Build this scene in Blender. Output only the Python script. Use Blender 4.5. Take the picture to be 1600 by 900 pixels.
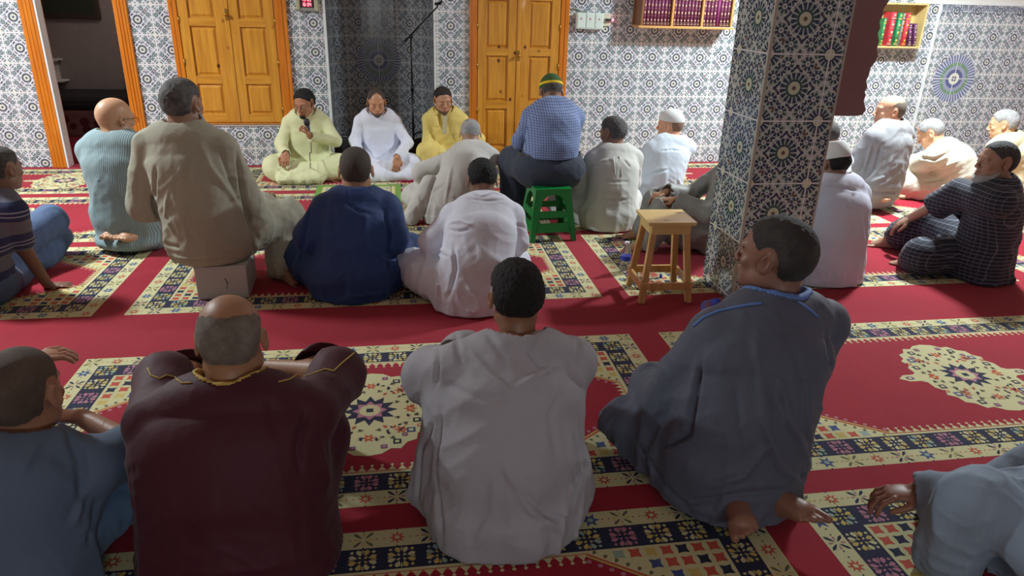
import bpy, bmesh, math, random
import numpy as np
import openvdb
from mathutils import Vector, Matrix
PI = math.pi
S = bpy.context.scene
COL = S.collection
for _o in list(bpy.data.objects):
    bpy.data.objects.remove(_o)

# ---------------------------------------------------------------- camera
FPX = 1119.0
YAW, PIT, ROL = 0.16589, 0.38395, 0.02701
CAMH = 1.6
_f = Vector((math.sin(YAW)*math.cos(PIT), math.cos(YAW)*math.cos(PIT), -math.sin(PIT)))
_r = Vector((math.cos(YAW), -math.sin(YAW), 0.0))
_u = _r.cross(_f)
_r2 = _r*math.cos(ROL) + _u*math.sin(ROL)
_u2 = -_r*math.sin(ROL) + _u*math.cos(ROL)
cam = bpy.data.cameras.new('camera')
camo = bpy.data.objects.new('camera', cam)
COL.objects.link(camo)
cam.sensor_width = 36.0
cam.lens = FPX/1600*36
cam.clip_start = 0.05
_m = Matrix((( _r2.x, _u2.x, -_f.x, 0), (_r2.y, _u2.y, -_f.y, 0), (_r2.z, _u2.z, -_f.z, CAMH), (0, 0, 0, 1)))
camo.matrix_world = _m
S.camera = camo

def at(px, py, Y):
    """world point on the vertical plane y=Y seen at photo pixel px,py"""
    d = _r2*((px-800)/FPX) - _u2*((py-450)/FPX) + _f
    t = Y/d.y
    return Vector((d.x*t, Y, CAMH+d.z*t))
def gnd(px, py, z=0.0):
    d = _r2*((px-800)/FPX) - _u2*((py-450)/FPX) + _f
    t = (z-CAMH)/d.z
    return Vector((d.x*t, d.y*t, z))

# ---------------------------------------------------------------- light and exposure
S.view_settings.view_transform = 'Standard'
S.view_settings.look = 'None'
S.view_settings.gamma = 1.0
S.view_settings.use_curve_mapping = False
S.view_settings.exposure = 0.36
w = bpy.data.worlds.new('world'); S.world = w
w.use_nodes = True
w.node_tree.nodes['Background'].inputs[0].default_value = (0.6, 0.7, 1.0, 1)
w.node_tree.nodes['Background'].inputs[1].default_value = 0.02
# ceiling lamps of the hall: (x, y, z, watts, length x, width y)
LAMPS = [(4.3, 5.35, 2.86, 200, 0.35, 0.35), (-3.5, 4.9, 2.86, 150, 0.35, 0.35)]
REAR_FILL = (0.4, -2.45, 1.5, 19)  # unseen rear light, added to brighten the people's backs

# ---------------------------------------------------------------- tagging
def link(o, parent=None):
    COL.objects.link(o)
    if parent is not None:
        o.parent = parent
    return o
def tag(o, label=None, cat=None, group=None, kind=None):
    if label: o['label'] = label
    if cat: o['category'] = cat
    if group: o['group'] = group
    if kind: o['kind'] = kind
    return o
def empty(name, loc=(0, 0, 0), rz=0.0):
    o = bpy.data.objects.new(name, None)
    o.empty_display_size = 0.1
    o.location = loc
    o.rotation_euler = (0, 0, rz)
    return link(o)

# ---------------------------------------------------------------- node expression helper
class MT:
    def __init__(s, name):
        s.m = bpy.data.materials.new(name); s.m.use_nodes = True
        s.t = s.m.node_tree; s.n = s.t.nodes; s.l = s.t.links
        s.b = s.n['Principled BSDF']
    def sock(s, sk, v):
        if isinstance(v, X): s.l.new(v.s, sk)
        elif v is not None: sk.default_value = v
    def math(s, op, *a):
        nd = s.n.new('ShaderNodeMath'); nd.operation = op
        for i, v in enumerate(a): s.sock(nd.inputs[i], v)
        return X(s, nd.outputs[0])
    def node(s, typ, ins=None, out=0, **kw):
        nd = s.n.new(typ)
        for k, v in kw.items(): setattr(nd, k, v)
        for k, v in (ins or {}).items():
            s.sock(nd.inputs[k], v)
        return X(s, nd.outputs[out])
    def coord(s, which='Object'):
        nd = s.n.new('ShaderNodeTexCoord'); return X(s, nd.outputs[which])
    def sep(s, v):
        nd = s.n.new('ShaderNodeSeparateXYZ'); s.l.new(v.s, nd.inputs[0])
        return [X(s, nd.outputs[i]) for i in range(3)]
    def mapping(s, v, scale=(1, 1, 1), rot=(0, 0, 0)):
        return s.node('ShaderNodeMapping', {'Vector': v, 'Scale': scale, 'Rotation': rot})
    def noise(s, v, scale, detail=3, rough=0.5):
        return s.node('ShaderNodeTexNoise', {'Vector': v, 'Scale': scale, 'Detail': detail, 'Roughness': rough}, out=0)
    def mix(s, f, a, b):
        nd = s.n.new('ShaderNodeMix'); nd.data_type = 'RGBA'
        s.sock(nd.inputs[0], f)
        for i, v in ((6, a), (7, b)):
            if isinstance(v, X): s.l.new(v.s, nd.inputs[i])
            else: nd.inputs[i].default_value = (v[0], v[1], v[2], 1)
        return X(s, nd.outputs[2])
    def ramp(s, f, stops):
        nd = s.n.new('ShaderNodeValToRGB'); s.l.new(f.s, nd.inputs[0])
        cr = nd.color_ramp
        while len(cr.elements) < len(stops): cr.elements.new(0.5)
        for e, (p, c) in zip(cr.elements, stops):
            e.position = p; e.color = (c[0], c[1], c[2], 1)
        return X(s, nd.outputs[0])
    def color(s, v):
        if isinstance(v, X): s.l.new(v.s, s.b.inputs['Base Color'])
        else: s.b.inputs['Base Color'].default_value = (v[0], v[1], v[2], 1)
        return s
    def set(s, **kw):
        for k, v in kw.items():
            s.sock(s.b.inputs[k.replace('_', ' ')], v)
        return s
    def bump(s, h, strength=0.3, dist=0.01):
        nd = s.n.new('ShaderNodeBump'); s.l.new(h.s, nd.inputs['Height'])
        nd.inputs['Strength'].default_value = strength; nd.inputs['Distance'].default_value = dist
        s.l.new(nd.outputs[0], s.b.inputs['Normal']); return s
class X:
    def __init__(s, m, sk): s.m = m; s.s = sk
    def __add__(s, o): return s.m.math('ADD', s, o)
    def __radd__(s, o): return s.m.math('ADD', o, s)
    def __sub__(s, o): return s.m.math('SUBTRACT', s, o)
    def __rsub__(s, o): return s.m.math('SUBTRACT', o, s)
    def __mul__(s, o): return s.m.math('MULTIPLY', s, o)
    def __rmul__(s, o): return s.m.math('MULTIPLY', o, s)
    def __truediv__(s, o): return s.m.math('DIVIDE', s, o)
    def abs(s): return s.m.math('ABSOLUTE', s)
    def lt(s, o): return s.m.math('LESS_THAN', s, o)
    def gt(s, o): return s.m.math('GREATER_THAN', s, o)
    def mx(s, o): return s.m.math('MAXIMUM', s, o)
    def mn(s, o): return s.m.math('MINIMUM', s, o)
    def band(s, a, b): return s.gt(a)*s.lt(b)
    def frac(s): return s.m.math('FRACT', s)
    def floor(s): return s.m.math('FLOOR', s)
    def sin(s): return s.m.math('SINE', s)
    def cos(s): return s.m.math('COSINE', s)
    def sqrt(s): return s.m.math('SQRT', s)

def srgb(r, g, b):
    f = lambda c: (c/255/12.92) if c/255 <= 0.04045 else ((c/255+0.055)/1.055)**2.4
    return (f(r), f(g), f(b))
_simple = {}
def plain(name, col, rough=0.5, metal=0.0, bumpy=0.0, bs=200, var=0.12, **kw):
    if name in _simple: return _simple[name]
    m = MT(name)
    c = m.coord()
    n = m.noise(c, 14, 4)
    dk = tuple(v*(1-var) for v in col); lt = tuple(min(1, v*(1+var)) for v in col)
    m.color(m.mix(n, dk, lt)).set(Roughness=rough, Metallic=metal)
    for k, v in kw.items(): m.b.inputs[k.replace('_', ' ')].default_value = v
    if bumpy: m.bump(m.noise(c, bs, 3), bumpy, 0.003)
    _simple[name] = m.m
    return m.m

# tiles: u,v in metres from UV map. Every tile: a large rosette, quarter rosettes in the corners, eight small ones
def tile_mat(name, tw, th, ou, ov, medal=None, wall=True, dim=1.0):
    m = MT(name)
    uv = m.coord('UV'); U, V, _ = m.sep(uv)
    u = ((U-ou)/tw).frac() - 0.5
    v = ((V-ov)/th).frac() - 0.5
    au, av = u.abs(), v.abs()
    mx_, mn_ = au.mx(av), au.mn(av)
    def polar(x, y): return (x*x+y*y).sqrt(), m.math('ARCTAN2', y, x)
    def rosette(x, y, R, np_, ph=0.0):
        """returns dark mask of petals/rings for radius R"""
        r, t = polar(x, y)
        rn = r/R
        pet = (t*(np_/2.0)+ph).sin().abs()
        petals = pet.gt(0.42)*rn.band(0.52, 0.99)
        ring = rn.band(0.42, 0.56) + rn.lt(0.12)
        return (petals+ring).mn(1.0), rn
    d0, r0 = rosette(u, v, 0.235, 16)
    cu, cv = 0.5-au, 0.5-av
    d1, r1 = rosette(cu, cv, 0.20, 16)
    d2, r2 = rosette(mx_-0.36, mn_-0.165, 0.105, 8)
    # small filler: stars, darts and bars between the rosettes
    g1 = ((mx_*44.0).sin()*(mn_*44.0).cos()).gt(0.30)
    g2 = ((mx_-mn_)*31.0).sin().gt(0.55)*((mx_+mn_)*58.0).cos().gt(0.0)
    fill = g1.mx(g2)
    if wall:
        white = srgb(214, 216, 222); navy = srgb(84, 92, 106); green = srgb(104, 124, 122); rust = srgb(148, 128, 130); cream = srgb(212, 210, 190)
        R0 = r0*0.235; R1 = r1*0.20; R2 = r2*0.105
        an0 = R0.band(0.100, 0.160); an1 = R1.band(0.085, 0.125)*((mx_+mn_).lt(0.93)); an2 = R2.band(0.036, 0.075)
        spoke = mn_.band(0.022, 0.05)*mx_.band(0.20, 0.34)
        spoke2 = mn_.lt(0.016)*mx_.band(0.19, 0.27)
        inr = R0.lt(0.185).mx(R1.lt(0.16)).mx(R2.lt(0.085)).mx(mn_.lt(0.055)*mx_.lt(0.40))
        dark = fill*(1.0-inr)+an0+an1+an2+spoke2+R0.lt(0.04)+R1.lt(0.022)
        dark = dark.mn(1.0)
        grey = srgb(150, 156, 166)
        dc = m.mix(an2.mx(fill*(mx_.gt(0.3))), navy, green)
        dc = m.mix(fill*((u*25.0).sin()*(v*25.0).sin()).gt(0.35)*(1.0-inr), dc, rust)
        base = m.mix(R0.band(0.055, 0.100).mx(R1.band(0.035, 0.085)), white, cream)
        base = m.mix(R2.lt(0.036).mx(spoke), base, grey)
        col = m.mix(dark, base, dc)
    else:
        inr = r0.lt(1.04).mx(r1.lt(1.04)).mx(r2.lt(1.1))
        dark = fill*(1.0-inr) + d0*r0.lt(1.0) + d1*r1.lt(1.0)*r0.gt(1.0) + d2*r2.lt(1.0)
        dark = dark.mn(1.0)
        white = srgb(190, 198, 196); navy = srgb(46, 60, 88); green = srgb(60, 88, 88); rust = srgb(104, 84, 78); cream = srgb(200, 204, 180)
        tint = ((mx_*19.0).sin()+(mn_*27.0).sin())
        dc = m.mix(tint.gt(0.6), navy, green)
        dc = m.mix(fill*((u*25.0).sin()*(v*25.0).sin()).gt(0.45)*(1.0-inr), dc, rust)
        base = m.mix(r0.lt(0.42).mx(r1.lt(0.42)), white, cream)
        col = m.mix(dark, base, dc)
        col = m.mix(r0.lt(0.14), col, rust)
    edge = mx_.gt(0.476 if wall else 0.487)
    col = m.mix(edge, col, srgb(222, 222, 222))
    if medal:
        mu, mv, R = medal
        x, y = U-mu, V-mv
        r, t = polar(x, y); rn = r/R
        rays = ((t*22.0).sin().abs().gt(0.5))
        mc = m.mix(rays, srgb(205, 210, 222), srgb(112, 118, 150))
        mc = m.mix(rn.band(0.55, 0.68)*(t*12.0).sin().abs().gt(0.3), mc, srgb(110, 150, 105))
        mc = m.mix(rn.band(0.26, 0.40), mc, srgb(92, 98, 140))
        mc = m.mix(rn.lt(0.24), mc, srgb(220, 220, 205))
        mc = m.mix(rn.lt(0.12), mc, srgb(96, 92, 100))
        mc = m.mix(x.abs().lt(0.004).mx(y.abs().lt(0.004)), mc, srgb(225, 225, 225))
        col = m.mix(rn.lt(1.0), col, mc)
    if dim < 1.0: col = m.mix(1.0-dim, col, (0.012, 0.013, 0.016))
    m.color(col).set(Roughness=0.22)
    m.bump(1.0-mx_.gt(0.492), 0.25, 0.002)
    return m.m

# ---------------------------------------------------------------- mesh helpers
def mesh_obj(name, verts, faces, mat, parent=None, smooth=False, mats=None, midx=None):
    me = bpy.data.meshes.new(name)
    me.from_pydata([tuple(v) for v in verts], [], faces)
    for mm in (mats or [mat]): me.materials.append(mm)
    if midx is not None: me.polygons.foreach_set('material_index', midx)
    if smooth: me.polygons.foreach_set('use_smooth', [True]*len(me.polygons))
    me.update()
    return link(bpy.data.objects.new(name, me), parent)

class B:
    """collects shapes into one bmesh"""
    def __init__(s): s.bm = bmesh.new()
    def box(s, x0, x1, y0, y1, z0, z1, bev=0.0, rot=None, mi=0):
        r = bmesh.ops.create_cube(s.bm, size=1)
        vs = r['verts']
        M = Matrix.Translation(((x0+x1)/2, (y0+y1)/2, (z0+z1)/2))
        if rot is not None: M = M @ rot
        M = M @ Matrix.Diagonal((abs(x1-x0), abs(y1-y0), abs(z1-z0), 1))
        bmesh.ops.transform(s.bm, matrix=M, verts=vs)
        fs = set(f for v in vs for f in v.link_faces)
        for f in fs: f.material_index = mi
        if bev:
            es = list(set(e for v in vs for e in v.link_edges))
            bmesh.ops.bevel(s.bm, geom=es, offset=bev, segments=2, profile=0.5, affect='EDGES')
        return s
    def tube(s, pts, r, seg=10, cap=True, mi=0):
        """round tube along points; r float or list"""
        pts = [Vector(p) for p in pts]
        n = len(pts); rs = r if isinstance(r, (list, tuple)) else [r]*n
        rings = []
        up = Vector((0, 0, 1))
        for i, p in enumerate(pts):
            d = (pts[min(i+1, n-1)]-pts[max(i-1, 0)]).normalized()
            a = d.cross(up)
            if a.length < 1e-3: a = d.cross(Vector((0, 1, 0)))
            a.normalize(); b = d.cross(a).normalized()
            rings.append([s.bm.verts.new(p+(a*math.cos(2*PI*k/seg)+b*math.sin(2*PI*k/seg))*rs[i]) for k in range(seg)])
        for i in range(n-1):
            for k in range(seg):
                f = s.bm.faces.new((rings[i][k], rings[i][(k+1) % seg], rings[i+1][(k+1) % seg], rings[i+1][k]))
                f.smooth = True; f.material_index = mi
        if cap:
            s.bm.faces.new(rings[0][::-1]).material_index = mi; s.bm.faces.new(rings[-1]).material_index = mi
        return s
    def lathe(s, prof, c=(0, 0, 0), seg=24, mi=0):
        c = Vector(c); rings = []
        for (r, z) in prof:
            rings.append([s.bm.verts.new(c+Vector((max(r, 1e-4)*math.cos(2*PI*k/seg), max(r, 1e-4)*math.sin(2*PI*k/seg), z))) for k in range(seg)])
        for i in range(len(prof)-1):
            for k in range(seg):
                f = s.bm.faces.new((rings[i][k], rings[i][(k+1) % seg], rings[i+1][(k+1) % seg], rings[i+1][k]))
                f.smooth = True; f.material_index = mi
        s.bm.faces.new(rings[0][::-1]); s.bm.faces.new(rings[-1])
        return s
    def prism(s, poly, y0, y1, mi=0, axis='y'):
        """extrude an (x,z) outline from y0 to y1 (or (x,y) outline in z)"""
        if axis == 'y': A = [s.bm.verts.new((p[0], y0, p[1])) for p in poly]; C = [s.bm.verts.new((p[0], y1, p[1])) for p in poly]
        elif axis == 'z': A = [s.bm.verts.new((p[0], p[1], y0)) for p in poly]; C = [s.bm.verts.new((p[0], p[1], y1)) for p in poly]
        else: A = [s.bm.verts.new((y0, p[0], p[1])) for p in poly]; C = [s.bm.verts.new((y1, p[0], p[1])) for p in poly]
        n = len(poly)
        s.bm.faces.new(A).material_index = mi; s.bm.faces.new(C[::-1]).material_index = mi
        for i in range(n):
            s.bm.faces.new((A[i], C[i], C[(i+1) % n], A[(i+1) % n])).material_index = mi
        return s
    def build(s, name, mats, parent=None, smooth=False, M=None):
        bmesh.ops.recalc_face_normals(s.bm, faces=s.bm.faces[:])
        if M is not None: bmesh.ops.transform(s.bm, matrix=M, verts=s.bm.verts[:])
        me = bpy.data.meshes.new(name)
        s.bm.to_mesh(me); s.bm.free()
        for m in (mats if isinstance(mats, list) else [mats]): me.materials.append(m)
        if smooth:
            me.polygons.foreach_set('use_smooth', [True]*len(me.polygons))
        return link(bpy.data.objects.new(name, me), parent)

def copy_tree(o, parent=None):
    c = o.copy(); COL.objects.link(c)
    if parent is not None: c.parent = parent
    for ch in o.children: copy_tree(ch, c)
    return c
# ================================================================ THE HALL
WY = 7.35           # back wall plane
XL, XR, YB, CZ = -5.4, 8.6, -2.6, 2.9
plaster = plain('white_plaster', srgb(225, 224, 218), 0.85, bumpy=0.15, bs=60, var=0.04)
tile_back = tile_mat('patterned_wall_tiles', 0.257, 0.26, 1.975, 0.17, medal=(6.12, 0.90, 0.25))
tile_niche = tile_mat('darkened_niche_tiles', 0.26, 0.26, 0.02, 0.17, medal=(0.86, 0.97, 0.22), dim=0.42)  # pattern darkened in its colour, making up for shade the lamps don't give
tile_col = tile_mat('patterned_pillar_tiles', 0.335, 0.335, 0.0, 0.035, wall=False)

def uv_quads(name, quads, mats, kind=None, smooth=False):
    """quads: (4 points, 4 uvs, material index)"""
    vs, fs, mi, uvs = [], [], [], []
    for P, UV, m_ in quads:
        i = len(vs); vs += P; fs.append((i, i+1, i+2, i+3)); mi.append(m_); uvs += UV
    o = mesh_obj(name, vs, fs, None, mats=mats, midx=mi, smooth=smooth)
    l = o.data.uv_layers.new(name='UVMap')
    for i, c in enumerate(uvs): l.data[i].uv = c
    if kind: o['kind'] = kind
    return o

# back wall: grid of cells with openings left out, 0.14 m thick
TOPZ = 1.67
holes = [(-3.13, -2.42, 0.0, 2.05), (-1.93, -1.0, 0.46, 2.3), (-0.61, 0.40, 0.0, 2.2), (0.79, 1.67, 0.10, 2.3)]
xs = sorted(set([XL, XR, 5.45] + [h[0] for h in holes] + [h[1] for h in holes]))
zs = sorted(set([0.0, 0.10, 0.46, TOPZ, 2.05, 2.2, 2.3, CZ]))
qs = []
def solid(xa, xb, za, zb):
    cx, cz = (xa+xb)/2, (za+zb)/2
    return xa >= XL and xb <= XR and za >= 0 and zb <= CZ and not any(h[0] < cx < h[1] and h[2] < cz < h[3] for h in holes)
TH = 0.14
for i in range(len(xs)-1):
    for j in range(len(zs)-1):
        xa, xb, za, zb = xs[i], xs[i+1], zs[j], zs[j+1]
        if not solid(xa, xb, za, zb): continue
        mt = 0 if (zb <= TOPZ or xb <= 5.5 and zb <= 2.3) else 1
        qs.append(([(xa, WY, za), (xb, WY, za), (xb, WY, zb), (xa, WY, zb)], [(xa, za), (xb, za), (xb, zb), (xa, zb)], mt))
        qs.append(([(xb, WY+TH, za), (xa, WY+TH, za), (xa, WY+TH, zb), (xb, WY+TH, zb)], [(0, 0)]*4, 1))
        for (dx, x_) in ((-1, xa), (1, xb)):
            k = i+dx
            if k < 0 or k >= len(xs)-1 or not solid(xs[k], xs[k+1], za, zb):
                qs.append(([(x_, WY, za), (x_, WY+TH, za), (x_, WY+TH, zb), (x_, WY, zb)], [(0, 0)]*4, 1))
        for (dz, z_) in ((-1, za), (1, zb)):
            k = j+dz
            if k < 0 or k >= len(zs)-1 or not solid(xa, xb, zs[k], zs[k+1]):
                qs.append(([(xa, WY, z_), (xb, WY, z_), (xb, WY+TH, z_), (xa, WY+TH, z_)], [(0, 0)]*4, 1))
uv_quads('wall_back', qs, [tile_back, plaster], 'structure')

def struct(b, name, mat): return tag(b.build(name, mat), kind='structure')
struct(B().box(XL-0.1, XL, YB, WY+TH, 0, CZ), 'wall_left', plaster)
struct(B().box(XR, XR+0.1, YB, WY+TH, 0, CZ), 'wall_right', plaster)
struct(B().box(XL-0.1, XR+0.1, YB-0.1, YB, 0, CZ), 'wall_front', plaster)
struct(B().box(XL-0.1, XR+0.1, YB-0.1, 9.9, CZ, CZ+0.1), 'ceiling', plaster)
struct(B().box(XL-0.1, XR+0.1, YB-0.1, 9.9, -0.12, -0.012), 'floor', plain('grey_screed', (0.2, 0.19, 0.18), 0.9))

# niche (mihrab): curved back, tiled
NX0, NX1, ND = -0.61, 0.40, 0.55
qs = []; N = 28; prev = None; arc = 0
cxn, rx = (NX0+NX1)/2, (NX1-NX0)/2
pts = [(NX0, WY+0.02)]
for k in range(N+1):
    a = PI - PI*k/N
    ca, sa = math.cos(a), math.sin(a)
    ex = 0.62
    pts.append((cxn+rx*math.copysign(abs(ca)**ex, ca), WY+0.02+ND*abs(sa)**ex))
pts.append((NX1, WY+0.02))
arcs = [0.0]
for i in range(1, len(pts)): arcs.append(arcs[-1]+math.dist(pts[i], pts[i-1]))
sc_ = 1.0
for i in range(len(pts)-1):
    (xa, ya), (xb, yb) = pts[i], pts[i+1]
    if math.dist(pts[i], pts[i+1]) < 1e-5: continue
    a0, a1 = arcs[i]*sc_, arcs[i+1]*sc_
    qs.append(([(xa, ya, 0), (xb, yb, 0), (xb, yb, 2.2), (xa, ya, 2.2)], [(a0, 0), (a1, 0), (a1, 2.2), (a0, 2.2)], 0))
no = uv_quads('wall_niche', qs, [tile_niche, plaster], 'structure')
b = B()
b.prism([(p[0], p[1]) for p in pts[1:-1]], 2.2, 2.3, axis='z')
struct(b, 'trim_5', plaster)
b = B(); b.prism([(p[0], p[1]) for p in pts[1:-1]], -0.012, 0.004, axis='z')
struct(b, 'trim_6', plain('niche_floor_carpet', srgb(120, 30, 42), 0.95, bumpy=0.4, bs=500))
# white edge profiles on the niche and on the right hand panel
struct(B().box(-0.632, -0.608, WY-0.006, WY+0.03, 0, 2.2).box(0.398, 0.418, WY-0.006, WY+0.03, 0, 2.2), 'trim_1', plain('white_edge_profile', srgb(225, 228, 228), 0.4))
struct(B().box(5.735, 5.765, WY-0.012, WY+0.01, 0, TOPZ).box(5.45, XR, WY-0.01, WY+0.01, TOPZ-0.012, TOPZ+0.012), 'trim_2', plain('white_edge_profile', (1, 1, 1)))
# fine dentil border under the top of the tiling
b = B()
for k in range(110):
    x_ = 5.79+k*0.025
    b.box(x_, x_+0.014, WY-0.004, WY+0.001, 1.60, 1.645)
for k in range(60):
    b.box(5.79+k*0.046, 5.79+k*0.046+0.03, WY-0.004, WY+0.001, 1.572, 1.588)
struct(b, 'trim_3', plain('grey_blue_border_tile', srgb(120, 126, 142), 0.3))
# white sill under the left cupboard
struct(B().box(-2.0, -0.96, WY-0.012, WY+0.01, 0.388, 0.412), 'trim_4', plain('white_edge_profile', (1, 1, 1)))

# ---------------------------------------------------------------- varnished pine
def pine(name, light, dark, axis=2, knots=True):
    m = MT(name); c = m.coord()
    sc = [22, 22, 22]; sc[axis] = 1.6
    n = m.noise(m.mapping(c, tuple(sc)), 1.0, 5, 0.6)
    sc2 = [90, 90, 90]; sc2[axis] = 5
    n2 = m.noise(m.mapping(c, tuple(sc2)), 1.0, 3)
    col = m.mix(n*0.75+n2*0.25, dark, light)
    col = m.ramp(n*0.7+n2*0.3, [(0.3, dark), (0.6, light), (0.85, tuple(min(1, v*1.15) for v in light))])
    if knots:
        s3 = [7.5, 7.5, 7.5]; s3[axis] = 5.5
        vn = m.n.new('ShaderNodeTexVoronoi'); m.l.new(m.mapping(c, tuple(s3)).s, vn.inputs['Vector'])
        vn.inputs['Scale'].default_value = 1.0
        d = X(m, vn.outputs['Distance']); cc = m.sep(X(m, vn.outputs['Color']))[0]
        k = d.lt(0.085)*cc.gt(0.45)
        halo = d.lt(0.14)*cc.gt(0.45)
        col = m.mix(halo*0.35, col, srgb(120, 60, 15))
        col = m.mix(k, col, srgb(70, 30, 12))
    m.color(col).set(Roughness=0.3)
    m.b.inputs['Coat Weight'].default_value = 0.3
    return m.m
pine_door = pine('varnished_pine_panel', srgb(214, 152, 52), srgb(176, 112, 30))
pine_rail = pine('varnished_pine_rail', srgb(214, 152, 52), srgb(176, 112, 30), axis=0)
pine_frame = pine('orange_varnished_pine', srgb(216, 128, 28), srgb(178, 92, 14), knots=False)
brass = plain('brass', srgb(190, 150, 70), 0.3, 0.9)
dark_gap = plain('painted_gap_shade', (0.02, 0.015, 0.01), 0.9)  # near black standing in for shade inside and under the cupboards

def cupboard_leaf(parent, x0, x1, z0, z1, rows):
    """one framed leaf: stiles, rails, raised panels"""
    y0, y1 = WY-0.028, WY+0.006
    st = 0.085
    d = B()
    d.box(x0+0.002, x0+st, y0, y1, z0, z1, 0.003); d.box(x1-st, x1-0.002, y0, y1, z0, z1, 0.003)
    leaf = d.build('door', pine_door, parent)
    edges = [z0]+rows+[z1]
    for k, z_ in enumerate(edges):
        h = 0.07 if 0 < k < len(edges)-1 else 0.075
        a = z_ if k == 0 else (z_-h if k == len(edges)-1 else z_-h/2)
        B().box(x0+st, x1-st, y0+0.001, y1, a, a+h, 0.003).build('rail', pine_rail, leaf)
    for k in range(len(edges)-1):
        a = edges[k]+(0.075 if k == 0 else 0.035); c_ = edges[k+1]-(0.075 if k == len(edges)-2 else 0.035)
        p = B()
        p.box(x0+st-0.004, x1-st+0.004, y1-0.014, y1, a, c_)
        # raised field with sloping edges
        xa, xb, e = x0+st+0.012, x1-st-0.012, 0.022
        za, zb = a+0.012, c_-0.012
        bm = p.bm; yb, yf = y1-0.013, y0+0.008
        O = [bm.verts.new(q) for q in ((xa, yb, za), (xb, yb, za), (xb, yb, zb), (xa, yb, zb))]
        I = [bm.verts.new(q) for q in ((xa+e, yf, za+e), (xb-e, yf, za+e), (xb-e, yf, zb-e), (xa+e, yf, zb-e))]
        bm.faces.new(I)
        for q in range(4): bm.faces.new((O[q], O[(q+1) % 4], I[(q+1) % 4], I[q]))
        p.build('panel', pine_door, leaf)
    return leaf
def hinge(parent, x, z):
    B().tube([(x, WY-0.034, z-0.03), (x, WY-0.034, z+0.03)], 0.006).box(x-0.012, x+0.012, WY-0.033, WY-0.028, z-0.026, z+0.026).build('hinge', brass, parent)
def knob(parent, x, z):
    B().lathe([(0.0, 0), (0.018, 0.003), (0.009, 0.014), (0.018, 0.035), (0.010, 0.055), (0.0, 0.058)], seg=14).build('handle', brass, parent, M=Matrix.Translation((x, WY-0.032, z)) @ Matrix.Rotation(PI/2, 4, 'X'))
    o = B().box(x-0.014, x+0.014, WY-0.042, WY-0.03, z-0.05, z+0.05, 0.003).build('lock_plate', brass, parent)
def cupboard(x0, x1, z0, z1, rows, label, fl, fr):
    t = empty('wooden_cupboard', ((x0+x1)/2, WY, z0))
    tag(t, label, 'cupboard')
    par = bpy.data.objects.new('frame', None)
    f = B()
    f.box(x0, x0+fl, WY-0.035, WY+0.10, z0, z1, 0.006).box(x1-fr, x1, WY-0.035, WY+0.10, z0, z1, 0.006)
    f.box(x0+fl*0.35, x0+fl*0.45, WY-0.041, WY-0.03, z0, z1)
    f.box(x1-fr*0.45, x1-fr*0.35, WY-0.041, WY-0.03, z0, z1)
    f.box(x0+fl, x1-fr, WY-0.035, WY+0.10, z1-0.06, z1, 0.004)
    f.box(x0+fl, x1-fr, WY-0.030, WY+0.10, z0, z0+0.012)
    fo = f.build('frame', pine_frame, None)
    bk = B().box(x0+0.02, x1-0.02, WY+0.08, WY+0.1, z0, z1).build('back_panel', dark_gap, None)
    mid = (x0+fl+x1-fr)/2
    l1 = cupboard_leaf(None, x0+fl+0.003, mid-0.018, z0+0.016, z1-0.063, rows)
    l2 = cupboard_leaf(None, mid+0.018, x1-fr-0.003, z0+0.016, z1-0.063, rows)
    br = B().box(mid-0.02, mid+0.02, WY-0.036, WY+0.004, z0+0.016, z1-0.063, 0.004).build('closing_strip', pine_door, None)
    for zz in (0.55, 0.98, 1.35, 1.9):
        if zz > z0+0.1:
            hinge(l1, x0+fl+0.002, zz); hinge(l2, x1-fr-0.002, zz)
    knob(l2, mid+0.0, 1.40 if z0 > 0.3 else 1.08)
    for o in (fo, bk, l1, l2, br):
        o.parent = t; o.matrix_parent_inverse = Matrix.Translation(t.location).inverted()
    return t
cupboard(-1.985, -0.955, 0.412, 2.35, [0.82, 1.33, 1.85], 'knotty pine wall cupboard with two panelled doors above the tiled ledge, left of the niche', 0.075, 0.11)
cupboard(0.742, 1.722, 0.085, 2.35, [0.60, 1.11, 1.62], 'tall knotty pine cupboard with panelled doors reaching the floor, right of the niche', 0.075, 0.085)
struct(B().box(0.79, 1.67, WY-0.01, WY+0.1, 0, 0.085), 'trim_gap_shade', dark_gap)  # dark strip drawn as the shaded gap under the cupboard

# doorway on the left: casing, then the dim room behind
d1 = empty('door_1', (-2.78, WY, 0)); tag(d1, kind='structure')
f = B()
for (a, b_) in ((-3.225, -3.10), (-2.45, -2.335)):
    f.box(a, b_, WY-0.03, WY+TH+0.01, 0, 2.15, 0.006)
    for q in (0.28, 0.52, 0.76): f.box(a+(b_-a)*q-0.004, a+(b_-a)*q+0.004, WY-0.037, WY-0.028, 0, 2.15)
f.box(-3.225, -2.335, WY-0.03, WY+TH+0.01, 2.03, 2.15, 0.006)
fo = f.build('door_casing', pine_frame); fo.parent = d1; fo.matrix_parent_inverse = Matrix.Translation(d1.location).inverted()
f = B().box(-3.10, -3.085, WY-0.02, WY+0.1, 0, 2.03).build('door_seal', plain('white_edge_profile', (1, 1, 1)))
f.parent = d1; f.matrix_parent_inverse = Matrix.Translation(d1.location).inverted()
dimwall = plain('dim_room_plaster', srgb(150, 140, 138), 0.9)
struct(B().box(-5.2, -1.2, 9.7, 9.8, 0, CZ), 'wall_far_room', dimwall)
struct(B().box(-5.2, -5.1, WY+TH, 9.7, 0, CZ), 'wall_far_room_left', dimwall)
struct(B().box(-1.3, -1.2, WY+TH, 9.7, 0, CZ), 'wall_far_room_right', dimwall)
struct(B().box(-5.1, -1.3, WY-0.001, 9.7, -0.012, 0.003), 'floor_far_room', plain('far_room_red_carpet', srgb(130, 24, 44), 0.95))
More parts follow.
